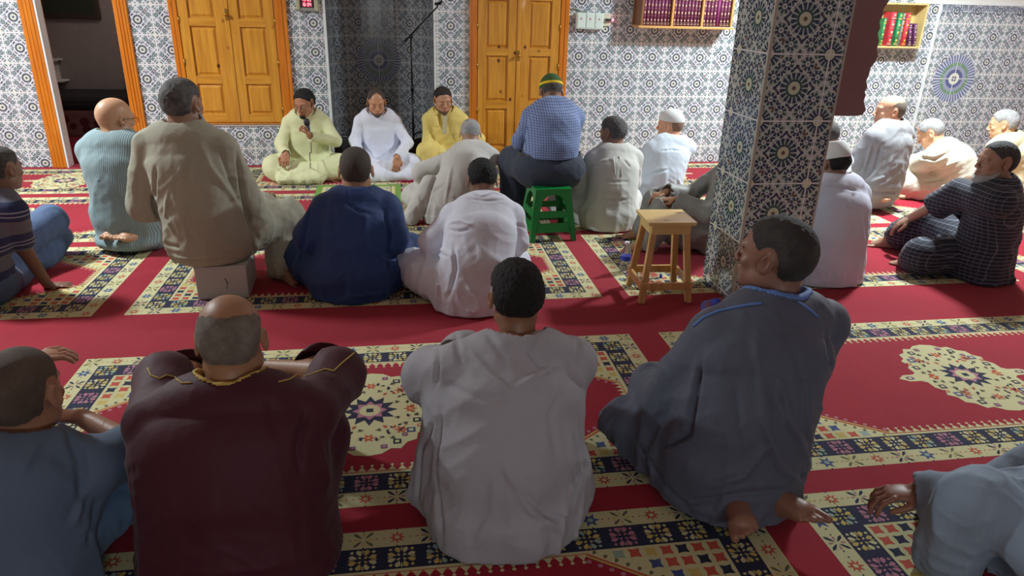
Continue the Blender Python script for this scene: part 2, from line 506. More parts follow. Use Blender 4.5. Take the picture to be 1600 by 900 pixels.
ld = bpy.data.lights.new('far_room_fill_light', 'POINT'); ld.energy = 16; ld.shadow_soft_size = 0.1; ld.color = (1, 0.9, 0.85)  # unseen fill light added to lift the room behind the doorway
lo = bpy.data.objects.new('far_room_fill_light', ld); link(lo); lo.location = (-2.2, 8.4, 2.6)
# bench with patterned cover, cushion, framed picture and small shelf in the dim room
sofa_m = MT('dark_red_brocade')
c = sofa_m.coord(); vn = sofa_m.n.new('ShaderNodeTexVoronoi'); sofa_m.l.new(c.s, vn.inputs[0]); vn.inputs['Scale'].default_value = 7
sofa_m.color(sofa_m.mix(X(sofa_m, vn.outputs[0]).gt(0.36), srgb(84, 24, 34), srgb(120, 84, 84))).set(Roughness=0.9)
t = empty('bench_seat', (-3.2, 9.3, 0)); tag(t, 'dark red patterned bench seat in the dim room beyond the doorway', 'sofa')
B().box(-1.2, 1.2, -0.35, 0.33, 0.0, 0.30, 0.02).build('base', sofa_m.m, t)
B().box(-1.2, 1.2, -0.36, 0.33, 0.30, 0.46, 0.05).build('mattress', plain('black_cloth', (0.02, 0.018, 0.02), 0.9), t)
t = empty('back_cushion', (-2.75, 9.45, 0.46)); tag(t, 'dark patterned square back cushion standing on the bench beyond the doorway', 'cushion')
B().box(-0.3, 0.3, -0.07, 0.07, 0.0, 0.50, 0.05).build('cover', sofa_m.m, t)
B().tube([(-0.29, -0.06, 0.02), (0.29, -0.06, 0.02), (0.29, -0.06, 0.48), (-0.29, -0.06, 0.48), (-0.29, -0.06, 0.02)], 0.008).build('piping', plain('black_cloth', (0, 0, 0)), t)
t = empty('picture_frame', (-3.7, 9.68, 1.45)); tag(t, 'dark picture with an orange band hanging in the dim room, upper left of the doorway', 'picture')
B().box(-0.32, 0.32, -0.03, 0.01, -0.2, 0.5, 0.01).build('frame', plain('dark_wood', (0.05, 0.03, 0.02), 0.5), t)
B().box(-0.27, 0.27, -0.036, -0.028, -0.15, 0.45).build('picture', plain('dark_green_print', srgb(40, 48, 34), 0.6), t)
B().box(-0.2, 0.15, -0.040, -0.034, 0.1, 0.2).build('band', plain('orange_print', srgb(200, 110, 30), 0.6), t)
t = empty('wall_panel', (-2.72, 9.68, 1.5)); tag(t, 'dark square panel hanging on the wall of the dim room, upper right of the doorway', 'picture')
B().box(-0.26, 0.26, -0.02, 0.01, -0.12, 0.5, 0.01).build('frame', plain('dark_wood', (0, 0, 0)), t)
_p = at(84, 128, 9.55)
t = empty('wall_bracket', (_p.x, 9.7, _p.z)); tag(t, 'small pale two tier wall shelf seen just inside the doorway', 'shelf')
B().box(-0.09, 0.09, -0.2, 0.0, 0.24, 0.26, 0.004).build('upper_board', plaster, t)
B().box(-0.035, 0.035, -0.14, 0.0, 0.02, 0.24, 0.01).build('post', plaster, t)
B().box(-0.08, 0.12, -0.2, 0.0, 0.0, 0.02, 0.004).build('lower_board', plaster, t)

# ---------------------------------------------------------------- pillar
PX0, PX1, PY0, PY1 = 1.872, 2.29, 3.54, 3.95
q = []
def side(p, r, u0, z0=0.0):
    L_ = math.dist(p, r)
    q.append(([(p[0], p[1], z0), (r[0], r[1], z0), (r[0], r[1], CZ), (p[0], p[1], CZ)], [(u0, z0), (u0+L_, z0), (u0+L_, CZ), (u0, CZ)], 0))
side((PX0, PY0), (PX1, PY0), 0.0)
side((PX1, PY0), (PX1, PY1), 0.10)
side((PX1, PY1), (PX0, PY1), 0.0)
side((PX0, PY1), (PX0, PY0), 0.26)
uv_quads('wall_pillar', q, [tile_col], 'structure')
struct(B().box(PX0-0.004, PX0+0.012, PY0-0.004, PY0+0.012, 0, CZ).box(PX1-0.008, PX1+0.003, PY0-0.003, PY0+0.008, 0, CZ), 'trim_8', plain('grey_corner_strip', srgb(176, 172, 160), 0.5))

# ---------------------------------------------------------------- ceiling lamps
emit = MT('lamp_diffuser'); emit.color((0.9, 0.9, 0.9)); emit.b.inputs['Emission Color'].default_value = (1, 1, 1, 1); emit.b.inputs['Emission Strength'].default_value = 3
for i, (x, y, z, P, lx, ly) in enumerate(LAMPS):
    t = empty('ceiling_lamp', (x, y, CZ))
    tag(t, ('square white ceiling lamp above the right side of the hall', 'square white ceiling lamp above the left side of the hall', 'small white ceiling lamp behind the last row')[i], 'lamp', 'ceiling lamps')
    B().box(-lx/2-0.03, lx/2+0.03, -ly/2-0.03, ly/2+0.03, -0.025, 0.0, 0.01).build('housing', plaster, t)
    ld = bpy.data.lights.new('lamp_light', 'AREA'); ld.shape = 'RECTANGLE'; ld.size = lx; ld.size_y = ly; ld.energy = P
    ld.color = (0.87, 0.96, 1.0) if i == 0 else (0.87, 0.96, 1.0)
    lo = bpy.data.objects.new('lamp_light', ld); link(lo, t); lo.location = (0, 0, -0.034)

t = empty('rear_fill_lamp', (REAR_FILL[0], YB, REAR_FILL[2])); tag(t, 'long white fill lamp added unseen on the wall behind the last row', 'lamp')  # added fill light with an invented housing, out of view
B().box(-0.65, 0.65, 0.0, 0.05, -0.06, 0.06, 0.01).build('housing', plaster, t)
ld = bpy.data.lights.new('lamp_light', 'AREA'); ld.shape = 'RECTANGLE'; ld.size = 1.2; ld.size_y = 0.1; ld.energy = REAR_FILL[3]; ld.color = (0.84, 0.95, 1.0)
lo = bpy.data.objects.new('lamp_light', ld); link(lo, t); lo.location = (0, 0.06, 0); lo.rotation_euler = (PI/2, 0, 0)
# ================================================================ CARPET (one mesh, pattern as inlaid coloured fields)
def pile(name, col, var=0.25):
    m = MT(name); c = m.coord()
    n = m.noise(c, 3.0, 4, 0.6); n2 = m.noise(c, 420, 2)
    m.color(m.mix(n*0.6+n2*0.4, tuple(v*(1-var) for v in col), tuple(min(1, v*(1+var)) for v in col))).set(Roughness=0.95)
    m.b.inputs['Sheen Weight'].default_value = 0.06
    m.bump(n2, 0.5, 0.003)
    return m.m
CM = [pile('carpet_red', srgb(152, 12, 38)), pile('carpet_cream', srgb(204, 200, 152), 0.2), pile('carpet_navy', srgb(28, 32, 62)),
      pile('carpet_mint', srgb(150, 172, 156), 0.12), pile('carpet_yellow', srgb(200, 180, 100), 0.12), pile('carpet_pink', srgb(178, 120, 136), 0.12),
      pile('carpet_rust', srgb(190, 80, 60), 0.12), pile('carpet_blue', srgb(62, 80, 130), 0.12), pile('carpet_purple', srgb(120, 84, 110), 0.12),
      pile('carpet_olive', srgb(104, 104, 72), 0.12), pile('mat_green', srgb(104, 150, 50), 0.1), pile('mat_olive', srgb(150, 150, 64), 0.1)]
RED, CREAM, NAVY, MINT, YEL, PINK, RUST, BLUE, PURP, OLIV, GRN, OLG = range(12)
class Pat:
    def __init__(s, z0=0.0, dz=0.00045): s.v = []; s.f = []; s.m = []; s.z0 = z0; s.dz = dz
    def poly(s, pts, m, lay):
        i = len(s.v); z = s.z0+lay*s.dz
        a = sum(pts[k][0]*pts[(k+1) % len(pts)][1]-pts[(k+1) % len(pts)][0]*pts[k][1] for k in range(len(pts)))
        if a < 0: pts = pts[::-1]
        s.v += [(x, y, z) for x, y in pts]; s.f.append(tuple(range(i, i+len(pts)))); s.m.append(m)
    def rect(s, x0, x1, y0, y1, m, lay): s.poly([(x0, y0), (x1, y0), (x1, y1), (x0, y1)], m, lay)
    def petal(s, cx, cy, a, r0, r1, w, m, lay):
        c, q = math.cos(a), math.sin(a)
        P = [(r0, 0), (r0+(r1-r0)*0.35, w*0.7), (r0+(r1-r0)*0.72, w), (r1, 0), (r0+(r1-r0)*0.72, -w), (r0+(r1-r0)*0.35, -w*0.7)]
        s.poly([(cx+x*c-y*q, cy+x*q+y*c) for x, y in P], m, lay)
    def disc(s, cx, cy, r, m, lay, n=8, a0=0.0, ry=None):
        s.poly([(cx+r*math.cos(a0+2*PI*k/n), cy+(ry or r)*math.sin(a0+2*PI*k/n)) for k in range(n)], m, lay)
    def star(s, cx, cy, r, ri, n, m, lay, a0=0.0):
        s.poly([(cx+(r if k % 2 == 0 else ri)*math.cos(a0+PI*k/n), cy+(r if k % 2 == 0 else ri)*math.sin(a0+PI*k/n)) for k in range(2*n)], m, lay)
    # motif of the navy band, half size h
    def bloom(s, cx, cy, h, k):
        A, Bc = [(YEL, CREAM), (MINT, YEL), (PINK, PINK), (CREAM, YEL)][k % 4]
        for q in range(4):
            a = PI/4+q*PI/2
            for d in (-0.42, 0.42):
                s.petal(cx, cy, a+d, h*0.38, h*0.98, h*0.19, A if q % 2 else Bc, 3)
            s.petal(cx, cy, a, h*0.12, h*0.42, h*0.09, Bc, 3)
            s.disc(cx+h*0.95*math.cos(a)*1.05, cy+h*0.95*math.sin(a)*1.05, h*0.13, A, 3, 5)
        for q in range(4):
            s.petal(cx, cy, q*PI/2, h*0.5, h*0.95, h*0.06, Bc, 3)
    def sprig(s, cx, cy, h, k):
        t = k % 4
        if t == 0:
            s.star(cx, cy, h*0.8, h*0.36, 8, RUST, 3); s.disc(cx, cy, h*0.25, CREAM, 4, 6)
        elif t == 2:
            s.star(cx, cy, h*0.95, h*0.42, 6, BLUE, 3); s.disc(cx, cy, h*0.3, MINT, 4, 6)
        else:
            for q in range(4):
                s.petal(cx, cy, PI/4+q*PI/2, h*0.15, h*1.25, h*0.16, OLIV if t == 1 else NAVY, 3)
                s.petal(cx, cy, q*PI/2, h*0.3, h*0.85, h*0.12, YEL if t == 1 else PINK, 3)
        for q in range(4):
            s.disc(cx+h*1.15*math.cos(q*PI/2), cy+h*1.05*math.sin(q*PI/2), h*0.11, NAVY if q % 2 else RUST, 3, 4)
    def medallion(s, cx, cy):
        # stepped lobed outline
        half = [(0.0, 0.31), (0.05, 0.30), (0.085, 0.27), (0.12, 0.275), (0.145, 0.235), (0.18, 0.22), (0.185, 0.18), (0.215, 0.155), (0.20, 0.12), (0.225, 0.09), (0.225, 0.045), (0.245, 0.03), (0.30, 0.028), (0.335, 0.0)]
        out = half+[(x, -y) for x, y in half[::-1][1:]]
        full = out+[(-x, y) for x, y in out[::-1][1:-1]]
        s.poly([(cx+x*1.03, cy+y*1.03) for x, y in full], CREAM, 7)
        pass
        s.disc(cx, cy, 0.175, CREAM, 9, 20, ry=0.22)
        s.star(cx, cy, 0.115, 0.075, 12, NAVY, 10); s.star(cx, cy, 0.072, 0.05, 8, PINK, 11)
        s.disc(cx, cy, 0.045, CREAM, 12, 8); s.disc(cx, cy, 0.02, NAVY, 13, 4, PI/4)
        for q in range(8):
            a = q*PI/4
            rr = 0.18 if q % 2 == 0 else 0.195
            x, y = cx+rr*math.cos(a)*0.92, cy+rr*math.sin(a)*1.12
            s.star(x, y, 0.03, 0.014, 6, RUST, 10)
            s.disc(x, y, 0.008, YEL, 11, 5)
        for sx in (-1, 1):
            for sy in (-1, 1):
                for (x, y, r, c) in ((0.11, 0.235, 0.022, NAVY), (0.165, 0.16, 0.024, BLUE), (0.19, 0.09, 0.022, NAVY), (0.06, 0.265, 0.018, PURP), (0.14, 0.19, 0.016, PURP), (0.20, 0.13, 0.014, RUST)):
                    s.disc(cx+sx*x, cy+sy*y, r, c, 10, 4, PI/4); s.disc(cx+sx*x, cy+sy*y, r*0.5, CREAM if c != PURP else PINK, 11, 4, PI/4)
                for k in range(4):
                    s.petal(cx+sx*(0.04+0.03*k), cy+sy*(0.20-0.03*k), k*1.3, 0, 0.022, 0.006, NAVY, 11)
            for (x, y, a_, c_) in ((0.035, 0.15, 0.4, OLIV), (0.075, 0.17, 1.2, NAVY), (0.10, 0.13, 2.0, RUST), (0.14, 0.11, 0.8, OLIV), (0.155, 0.05, 1.5, NAVY), (0.17, 0.02, 0.2, RUST), (0.03, 0.21, 1.5, NAVY), (0.09, 0.21, 0.3, OLIV), (0.13, 0.15, 2.4, NAVY), (0.115, 0.06, 2.8, OLIV), (0.06, 0.125, 1.0, RUST), (0.19, 0.045, 2.2, OLIV)):
                for sy in (-1, 1):
                    s.petal(cx+sx*x, cy+sy*y, a_*sx*sy, -0.012, 0.016, 0.0065, c_, 12); s.petal(cx+sx*x, cy+sy*y, a_*sx*sy+1.3, 0, 0.014, 0.005, YEL if c_ != OLIV else NAVY, 12)
            s.disc(cx+sx*0.29, cy, 0.022, PURP, 9, 8, ry=0.016); s.disc(cx+sx*0.29, cy, 0.01, CREAM, 10, 6)
    def rug(s, x0, x1, y0, y1):
        a, bnd = 0.078, 0.098
        s.rect(x0, x1, y0, y1, CREAM, 1)
        s.rect(x0+a, x1-a, y0+a, y1-a, NAVY, 2)
        i = a+0.007; j = a+bnd-0.007
        s.rect(x0+a+bnd, x1-a-bnd, y0+a+bnd, y1-a-bnd, CREAM, 3)
        # flowers in the cream border
        nx = max(2, round((x1-x0-a)/0.105)); ny = max(2, round((y1-y0-a)/0.105))
        for k in range(nx+1):
            x = x0+a/2+(x1-x0-a)*k/nx
            for q, y in enumerate((y0+a/2, y1-a/2)): s.sprig(x, y, 0.036, k*3+q)
        for k in range(1, ny):
            y = y0+a/2+(y1-y0-a)*k/ny
            for q, x in enumerate((x0+a/2, x1-a/2)): s.sprig(x, y, 0.036, k*3+q)
        # blooms in the navy band
        c_ = a+bnd/2; L_ = x1-x0-2*c_; nx = round(L_/0.118)
        for k in range(nx+1):
            x = x0+c_+L_*k/nx
            for q, y in enumerate((y0+c_, y1-c_)): s.bloom(x, y, 0.047, k+q)
        L_ = y1-y0-2*c_; ny = round(L_/0.118)
        for k in range(1, ny):
            y = y0+c_+L_*k/ny
            for q, x in enumerate((x0+c_, x1-c_)): s.bloom(x, y, 0.047, k+q)
        # red field with cut corners
        u0, u1, v0, v1 = x0+a+bnd+0.02, x1-a-bnd-0.02, y0+a+bnd+0.012, y1-a-bnd-0.012
        cy = (v0+v1)/2; ch = 0.42; q_ = 0.12
        pts = [(u0+ch, v0), (u1-ch, v0), (u1, cy-q_), (u1, cy+q_), (u1-ch, v1), (u0+ch, v1), (u0, cy+q_), (u0, cy-q_)]
        s.poly(pts, RUST, 4)
        cx = (u0+u1)/2
        s.poly([(cx+(x-cx)*0.985, cy+(y-cy)*0.972) for x, y in pts], RED, 5)
        # saw teeth along straight sides
        n = int((u1-u0-2*ch)/0.036)
        for k in range(n):
            x = u0+ch+(u1-u0-2*ch)*(k+0.5)/n
            for (y, sg) in ((v0+0.004, 1), (v1-0.004, -1)):
                s.poly([(x-0.016, y), (x+0.016, y), (x, y+sg*0.026)], CREAM, 6)
                s.disc(x, y+sg*0.032, 0.007, CREAM, 6, 5)
        for k in range(8):
            y = cy-q_+2*q_*(k+0.5)/8
            for (x, sg) in ((u0+0.004, 1), (u1-0.004, -1)):
                s.poly([(x, y-0.014), (x, y+0.014), (x+sg*0.03, y)], CREAM, 6)
        for (A, C) in ((pts[1], pts[2]), (pts[3], pts[4]), (pts[5], pts[6]), (pts[7], pts[0])):
            L_ = math.dist(A, C); n = int(L_/0.035)
            nx_, ny_ = (cx-A[0]), (cy-A[1])
            dx, dy = (C[0]-A[0])/L_, (C[1]-A[1])/L_
            px, py = -dy, dx
            if px*(cx-A[0])+py*(cy-A[1]) < 0: px, py = -px, -py
            for k in range(n):
                t = (k+0.5)/n*L_
                s.disc(A[0]+dx*t+px*0.03, A[1]+dy*t+py*0.03, 0.009, PINK, 6, 6)
                s.petal(A[0]+dx*t, A[1]+dy*t, math.atan2(-py, -px), 0.004, 0.024, 0.007, OLIV, 5)
            ln = [(A[0]+px*0.008, A[1]+py*0.008), (C[0]+px*0.008, C[1]+py*0.008), (C[0]+px*0.015, C[1]+py*0.015), (A[0]+px*0.015, A[1]+py*0.015)]
            s.poly(ln, YEL, 6)
        # lattice in the corners
        g = 0.052
        for sx in (-1, 1):
            for sy in (-1, 1):
                for ii in range(9):
                    for jj in range(9):
                        lx, ly = 0.03+g*ii, 0.028+g*jj
                        X_ = (x0+a+bnd+lx) if sx < 0 else (x1-a-bnd-lx)
                        Y_ = (y0+a+bnd+ly) if sy < 0 else (y1-a-bnd-ly)
                        # inside the corner triangle
                        tx = lx-0.02; ty = ly-0.012; H_ = cy-q_-v0
                        if tx/ch+ty/H_ > 0.86: continue
                        cc = [PURP, RUST, NAVY, RUST, YEL, BLUE, MINT][(ii+jj) % 7 if (ii*3+jj) % 5 else 1]
                        s.star(X_, Y_, 0.027, 0.015, 4, cc, 4, PI/4)
        s.medallion(cx, cy)
CXS = [(-4.22, -1.61), (-1.45, 1.16), (1.32, 3.93), (4.09, 6.70)]
RYS = [(0.68, 1.885), (2.01, 3.22), (3.72, 4.89), (5.0, 6.21), (6.33, 7.26)]
P = Pat(z0=0.0, dz=0.0003)
P.rect(XL+0.01, XR-0.01, YB+0.01, WY-0.002, RED, 0)
for (y0, y1) in RYS:
    for (x0, x1) in CXS:
        if y1 < 1.9 and x0 > 4: continue
        P.rug(x0, x1, y0, y1)
# backing under the pile so the carpet has its thickness
i = len(P.v)
x0, x1, y0, y1, zb = XL+0.01, XR-0.01, YB+0.01, WY-0.002, -0.011
P.v += [(x0, y0, zb), (x1, y0, zb), (x1, y1, zb), (x0, y1, zb), (x0, y0, 0), (x1, y0, 0), (x1, y1, 0), (x0, y1, 0)]
for f_ in ((3, 2, 1, 0), (0, 1, 5, 4), (1, 2, 6, 5), (2, 3, 7, 6), (3, 0, 4, 7)):
    P.f.append(tuple(i+k for k in f_)); P.m.append(RED)
co = mesh_obj('carpet', P.v, P.f, None, mats=CM, midx=P.m)
tag(co, 'red wall to wall prayer hall carpet with cream medallions and navy flowered borders', 'carpet')
# ================================================================ PEOPLE: implicit surfaces meshed with OpenVDB
F32 = np.float32
def V3(*a): return np.array(a, dtype=float)
class Field:
    """dense distance grid; shapes are blended in with smooth unions"""
    def __init__(s, lo, hi, h):
        s.lo = np.array(lo, float); s.h = h
        n = np.ceil((np.array(hi)-s.lo)/h).astype(int)+1
        s.n = n
        s.ax = [(s.lo[i]+h*np.arange(n[i])).astype(F32) for i in range(3)]
        s.d = np.full(n, 0.5, F32)
    def blk(s, lo, hi, m=0.05):
        sl = []
        for i in range(3):
            a = int(max(0, math.floor((lo[i]-m-s.lo[i])/s.h))); b = int(min(s.n[i], math.ceil((hi[i]+m-s.lo[i])/s.h)+1))
            if b <= a: return None
            sl.append(slice(a, b))
        Xg = s.ax[0][sl[0]][:, None, None]; Yg = s.ax[1][sl[1]][None, :, None]; Zg = s.ax[2][sl[2]][None, None, :]
        return tuple(sl), Xg, Yg, Zg
    def put(s, sl, p, k, op):
        a = s.d[sl]
        if op == 'sub':
            p = -p
            if k > 0:
                h = np.maximum(k-np.abs(a-p), 0)/k; s.d[sl] = np.maximum(a, p)+h*h*k*0.25
            else: s.d[sl] = np.maximum(a, p)
        elif k > 0:
            h = np.maximum(k-np.abs(a-p), 0)/k; s.d[sl] = np.minimum(a, p)-h*h*k*0.25
        else: s.d[sl] = np.minimum(a, p)
    def rc(s, a, b, ra, rb, k=0.02, op='add'):
        a = np.array(a, float); b = np.array(b, float)
        r = max(ra, rb)
        g = s.blk(np.minimum(a, b)-r, np.maximum(a, b)+r, 0.05 if op == 'add' else 0.02)
        if g is None: return s
        sl, Xg, Yg, Zg = g
        ab = b-a; L2 = max(float(ab@ab), 1e-9)
        x, y, z = Xg-F32(a[0]), Yg-F32(a[1]), Zg-F32(a[2])
        t = np.clip((x*F32(ab[0])+y*F32(ab[1])+z*F32(ab[2]))/F32(L2), 0, 1)
        dx, dy, dz = x-t*F32(ab[0]), y-t*F32(ab[1]), z-t*F32(ab[2])
        s.put(sl, np.sqrt(dx*dx+dy*dy+dz*dz)-(F32(ra)+t*F32(rb-ra)), k, op)
        return s
    def chain(s, pts, rs, k=0.02):
        for i in range(len(pts)-1): s.rc(pts[i], pts[i+1], rs[i], rs[i+1], k)
        return s
    def el(s, c, r, k=0.02, R=None, op='add'):
        c = np.array(c, float); r = np.array(r, float)
        if R is None: ext = r
        else: ext = np.sqrt(((R*r[None, :])**2).sum(1))
        g = s.blk(c-ext, c+ext, 0.05 if op == 'add' else 0.02)
        if g is None: return s
        sl, Xg, Yg, Zg = g
        x, y, z = Xg-F32(c[0]), Yg-F32(c[1]), Zg-F32(c[2])
        if R is not None:
            x, y, z = [x*F32(R[0, i])+y*F32(R[1, i])+z*F32(R[2, i]) for i in range(3)]
        x, y, z = x/F32(r[0]), y/F32(r[1]), z/F32(r[2])
        k0 = np.sqrt(x*x+y*y+z*z)+1e-6
        k1 = np.sqrt((x/F32(r[0]))**2+(y/F32(r[1]))**2+(z/F32(r[2]))**2)+1e-6
        s.put(sl, (k0*(k0-1)/k1).astype(F32), k, op)
        return s
    def tube(s, pts, ab, k=0.02, side=(1, 0, 0)):
        """elliptical tube: half width a along side, half depth b across"""
        sd = np.array(side, float); sd /= np.linalg.norm(sd)
        out = None
        P = np.array(pts, float); m = max(max(q) for q in ab)
        g = s.blk(P.min(0)-m, P.max(0)+m)
        if g is None: return s
        sl, Xg, Yg, Zg = g
        for i in range(len(P)-1):
            a, b = P[i], P[i+1]; v = b-a; L2 = float(v@v)
            x, y, z = Xg-F32(a[0]), Yg-F32(a[1]), Zg-F32(a[2])
            t = np.clip((x*F32(v[0])+y*F32(v[1])+z*F32(v[2]))/F32(L2), 0, 1)
            dx, dy, dz = x-t*F32(v[0]), y-t*F32(v[1]), z-t*F32(v[2])
            w_ = dx*F32(sd[0])+dy*F32(sd[1])+dz*F32(sd[2])
            rest = np.maximum(dx*dx+dy*dy+dz*dz-w_*w_, 0)
            A = F32(ab[i][0])+t*F32(ab[i+1][0]-ab[i][0]); Bb = F32(ab[i][1])+t*F32(ab[i+1][1]-ab[i][1])
            q = np.sqrt((w_/A)**2+rest/(Bb*Bb))
            g_ = np.sqrt((w_/(A*A))**2+rest/(Bb**4))+1e-4
            d_ = q*(q-1)/np.maximum(g_, 1e-3)
            out = d_ if out is None else np.minimum(out, d_)
        s.put(sl, out.astype(F32), k, 'add')
        return s
    def clipz(s, z, k=0.0):
        s.d = np.maximum(s.d, F32(z)-s.ax[2][None, None, :])
        return s
    def folds(s, amp, fn, band=0.04):
        idx = np.argwhere(np.abs(s.d) < band)
        if len(idx) == 0: return s
        P_ = s.lo+idx*s.h
        s.d[idx[:, 0], idx[:, 1], idx[:, 2]] += (fn(P_)*amp).astype(F32)
        return s
    def mesh(s):
        d = s.d
        d[0] = d[-1] = 0.1; d[:, 0] = d[:, -1] = 0.1; d[:, :, 0] = d[:, :, -1] = 0.1
        g = openvdb.FloatGrid(0.5)
        g.copyFromArray(np.ascontiguousarray(np.clip(d, -0.1, 0.1)))
        p, t, q = g.convertToPolygons(isovalue=0.0, adaptivity=0.0)
        p = p.astype(float)*s.h+s.lo
        c = p-p.mean(0)
        vol = (np.cross(c[q[:, 1]]-c[q[:, 0]], c[q[:, 2]]-c[q[:, 0]])*c[q[:, 0]]).sum() if len(q) else 1
        if vol < 0: t, q = t[:, ::-1], q[:, ::-1]
        return p, t, q

def _hash(i, j, k, seed):
    n = (i*374761393+j*668265263+k*2147483647+seed*974711) & 0xffffffff
    n = ((n ^ (n >> 13))*1274126177) & 0xffffffff
    return ((n ^ (n >> 16)) & 0xffff)/65535.0
def vnoise(p, seed=0):
    i = np.floor(p).astype(np.int64); f = p-i; u = f*f*(3-2*f)
    r = 0
    for a in (0, 1):
        wx = u[:, 0] if a else 1-u[:, 0]
        for b in (0, 1):
            wy = u[:, 1] if b else 1-u[:, 1]
            for c in (0, 1):
                wz = u[:, 2] if c else 1-u[:, 2]
                r = r+wx*wy*wz*_hash(i[:, 0]+a, i[:, 1]+b, i[:, 2]+c, seed)
    return r
def fold_fn(seed, f=9.0, stretch=0.22, diag=0.6, zref=0.55, hem=0.12):
    """cloth folds: near vertical drapes, diagonal pulls from the armpits, bunching at the floor"""
    def ridge(q, sd, pw): return (1-np.abs(2*vnoise(q, sd)-1))**pw
    def fn(P_):
        f1 = f*1.35
        wq = vnoise(P_*3.1, seed+5)[:, None]*0.35+vnoise(P_*6.0+9, seed+6)[:, None]*0.15
        A = np.column_stack([P_[:, 0], P_[:, 1], P_[:, 2]*stretch])*f1+wq*3.0
        r1 = ridge(A, seed, 2.6)+0.35*ridge(A*np.array([2.3, 2.3, 1.6])+5, seed+8, 3)
        sx = np.sign(P_[:, 0])
        x2 = P_[:, 0]*0.6+sx*P_[:, 2]*0.8; z2 = P_[:, 2]*0.6-sx*P_[:, 0]*0.8
        Bq = np.column_stack([x2*f1*1.15, P_[:, 1]*f1*0.6, z2*f1*0.26])+wq*2.5+17
        r2 = ridge(Bq, seed+1, 3.2)+0.4*ridge(Bq*2.1+3, seed+9, 4)
        C_ = np.column_stack([P_[:, 0]*f*0.35, P_[:, 1]*f*0.5, P_[:, 2]*f*1.6])+wq*3+31
        r3 = ridge(C_, seed+2, 3)
        low = np.clip((0.28-P_[:, 2])/0.25, 0, 1)
        hi = np.clip((P_[:, 2]-zref+0.10)/0.12, 0, 1)
        mid = vnoise(P_*2.3+40, seed+3)
        v = r1*(0.38+0.75*low)*(1-0.6*hi)*(0.45+mid)+diag*r2*(0.1+1.1*mid)*(1-0.3*low)*(1-0.45*hi)+0.5*r3*low
        return -(v-0.35)
    return fn

def add_mesh(name, parts, mat, parent, M=None, smooth=True, dens=None):
    vs, fs, off = [], [], 0
    for (p, t, q) in parts:
        vs.append(p); fs += (t+off).tolist(); fs += (q+off).tolist(); off += len(p)
    vs = np.vstack(vs)
    me = bpy.data.meshes.new(name)
    me.from_pydata(vs.tolist(), [], fs)
    me.materials.append(mat)
    me.polygons.foreach_set('use_smooth', [True]*len(me.polygons))
    if dens is not None:
        a_ = me.attributes.new('dens', 'FLOAT', 'POINT'); a_.data.foreach_set('value', dens.astype(F32))
    if M is not None: me.transform(M)
    me.update()
    return link(bpy.data.objects.new(name, me), parent)

# ---------------------------------------------------------------- materials of people
def skin_mat(col):
    col = tuple(int(min(235, v*f)) for v, f in zip(col, (1.14, 1.17, 1.17)))
    k = 'skin_%d_%d_%d' % col
    if k in _simple: return _simple[k]
    m = MT(k); c = m.coord(); b_ = srgb(*col)
    n = m.noise(c, 9, 4); n2 = m.noise(c, 60, 3)
    m.color(m.mix(n*0.6+n2*0.4, tuple(v*f for v, f in zip(b_, (0.82, 0.72, 0.70))), tuple(min(1, v*f) for v, f in zip(b_, (1.15, 1.12, 1.1)))))
    m.set(Roughness=0.46); m.b.inputs['Subsurface Weight'].default_value = 0.08
    m.b.inputs['Subsurface Radius'].default_value = (0.02, 0.008, 0.004)
    m.bump(m.noise(c, 150, 4), 0.18, 0.002)
    _simple[k] = m.m; return m.m
def hair_mat(c0, c1=None, mixs=0.5, scale=18):
    k = 'hair_%s_%s_%.1f' % (c0, c1, mixs)
    if k in _simple: return _simple[k]
    m = MT('hair'); c = m.coord()
    n = m.noise(c, scale, 4, 0.65); n2 = m.noise(m.mapping(c, (1, 1, 0.35)), 420, 3, 0.7)
    a = srgb(*c0); b_ = srgb(*(c1 or c0))
    base = m.mix(m.ramp(n, [(mixs-0.18, (0, 0, 0)), (mixs+0.18, (1, 1, 1))]), a, b_)
    m.color(m.mix(n2, tuple(v*0.55 for v in a), base) if c1 is None else m.mix(n2*0.45, base, tuple(v*0.4 for v in a)))
    m.set(Roughness=0.75); m.bump(n2, 0.9, 0.004)
    at_ = m.n.new('ShaderNodeAttribute'); at_.attribute_name = 'dens'
    dn = X(m, at_.outputs['Fac']); n3 = m.noise(c, 260, 3, 0.8)
    al = m.math('ADD', (dn*1.35-n3*1.1)*5.0, 0.2); al.s.node.use_clamp = True
    m.sock(m.b.inputs['Alpha'], al)
    _simple[k] = m.m; return m.m
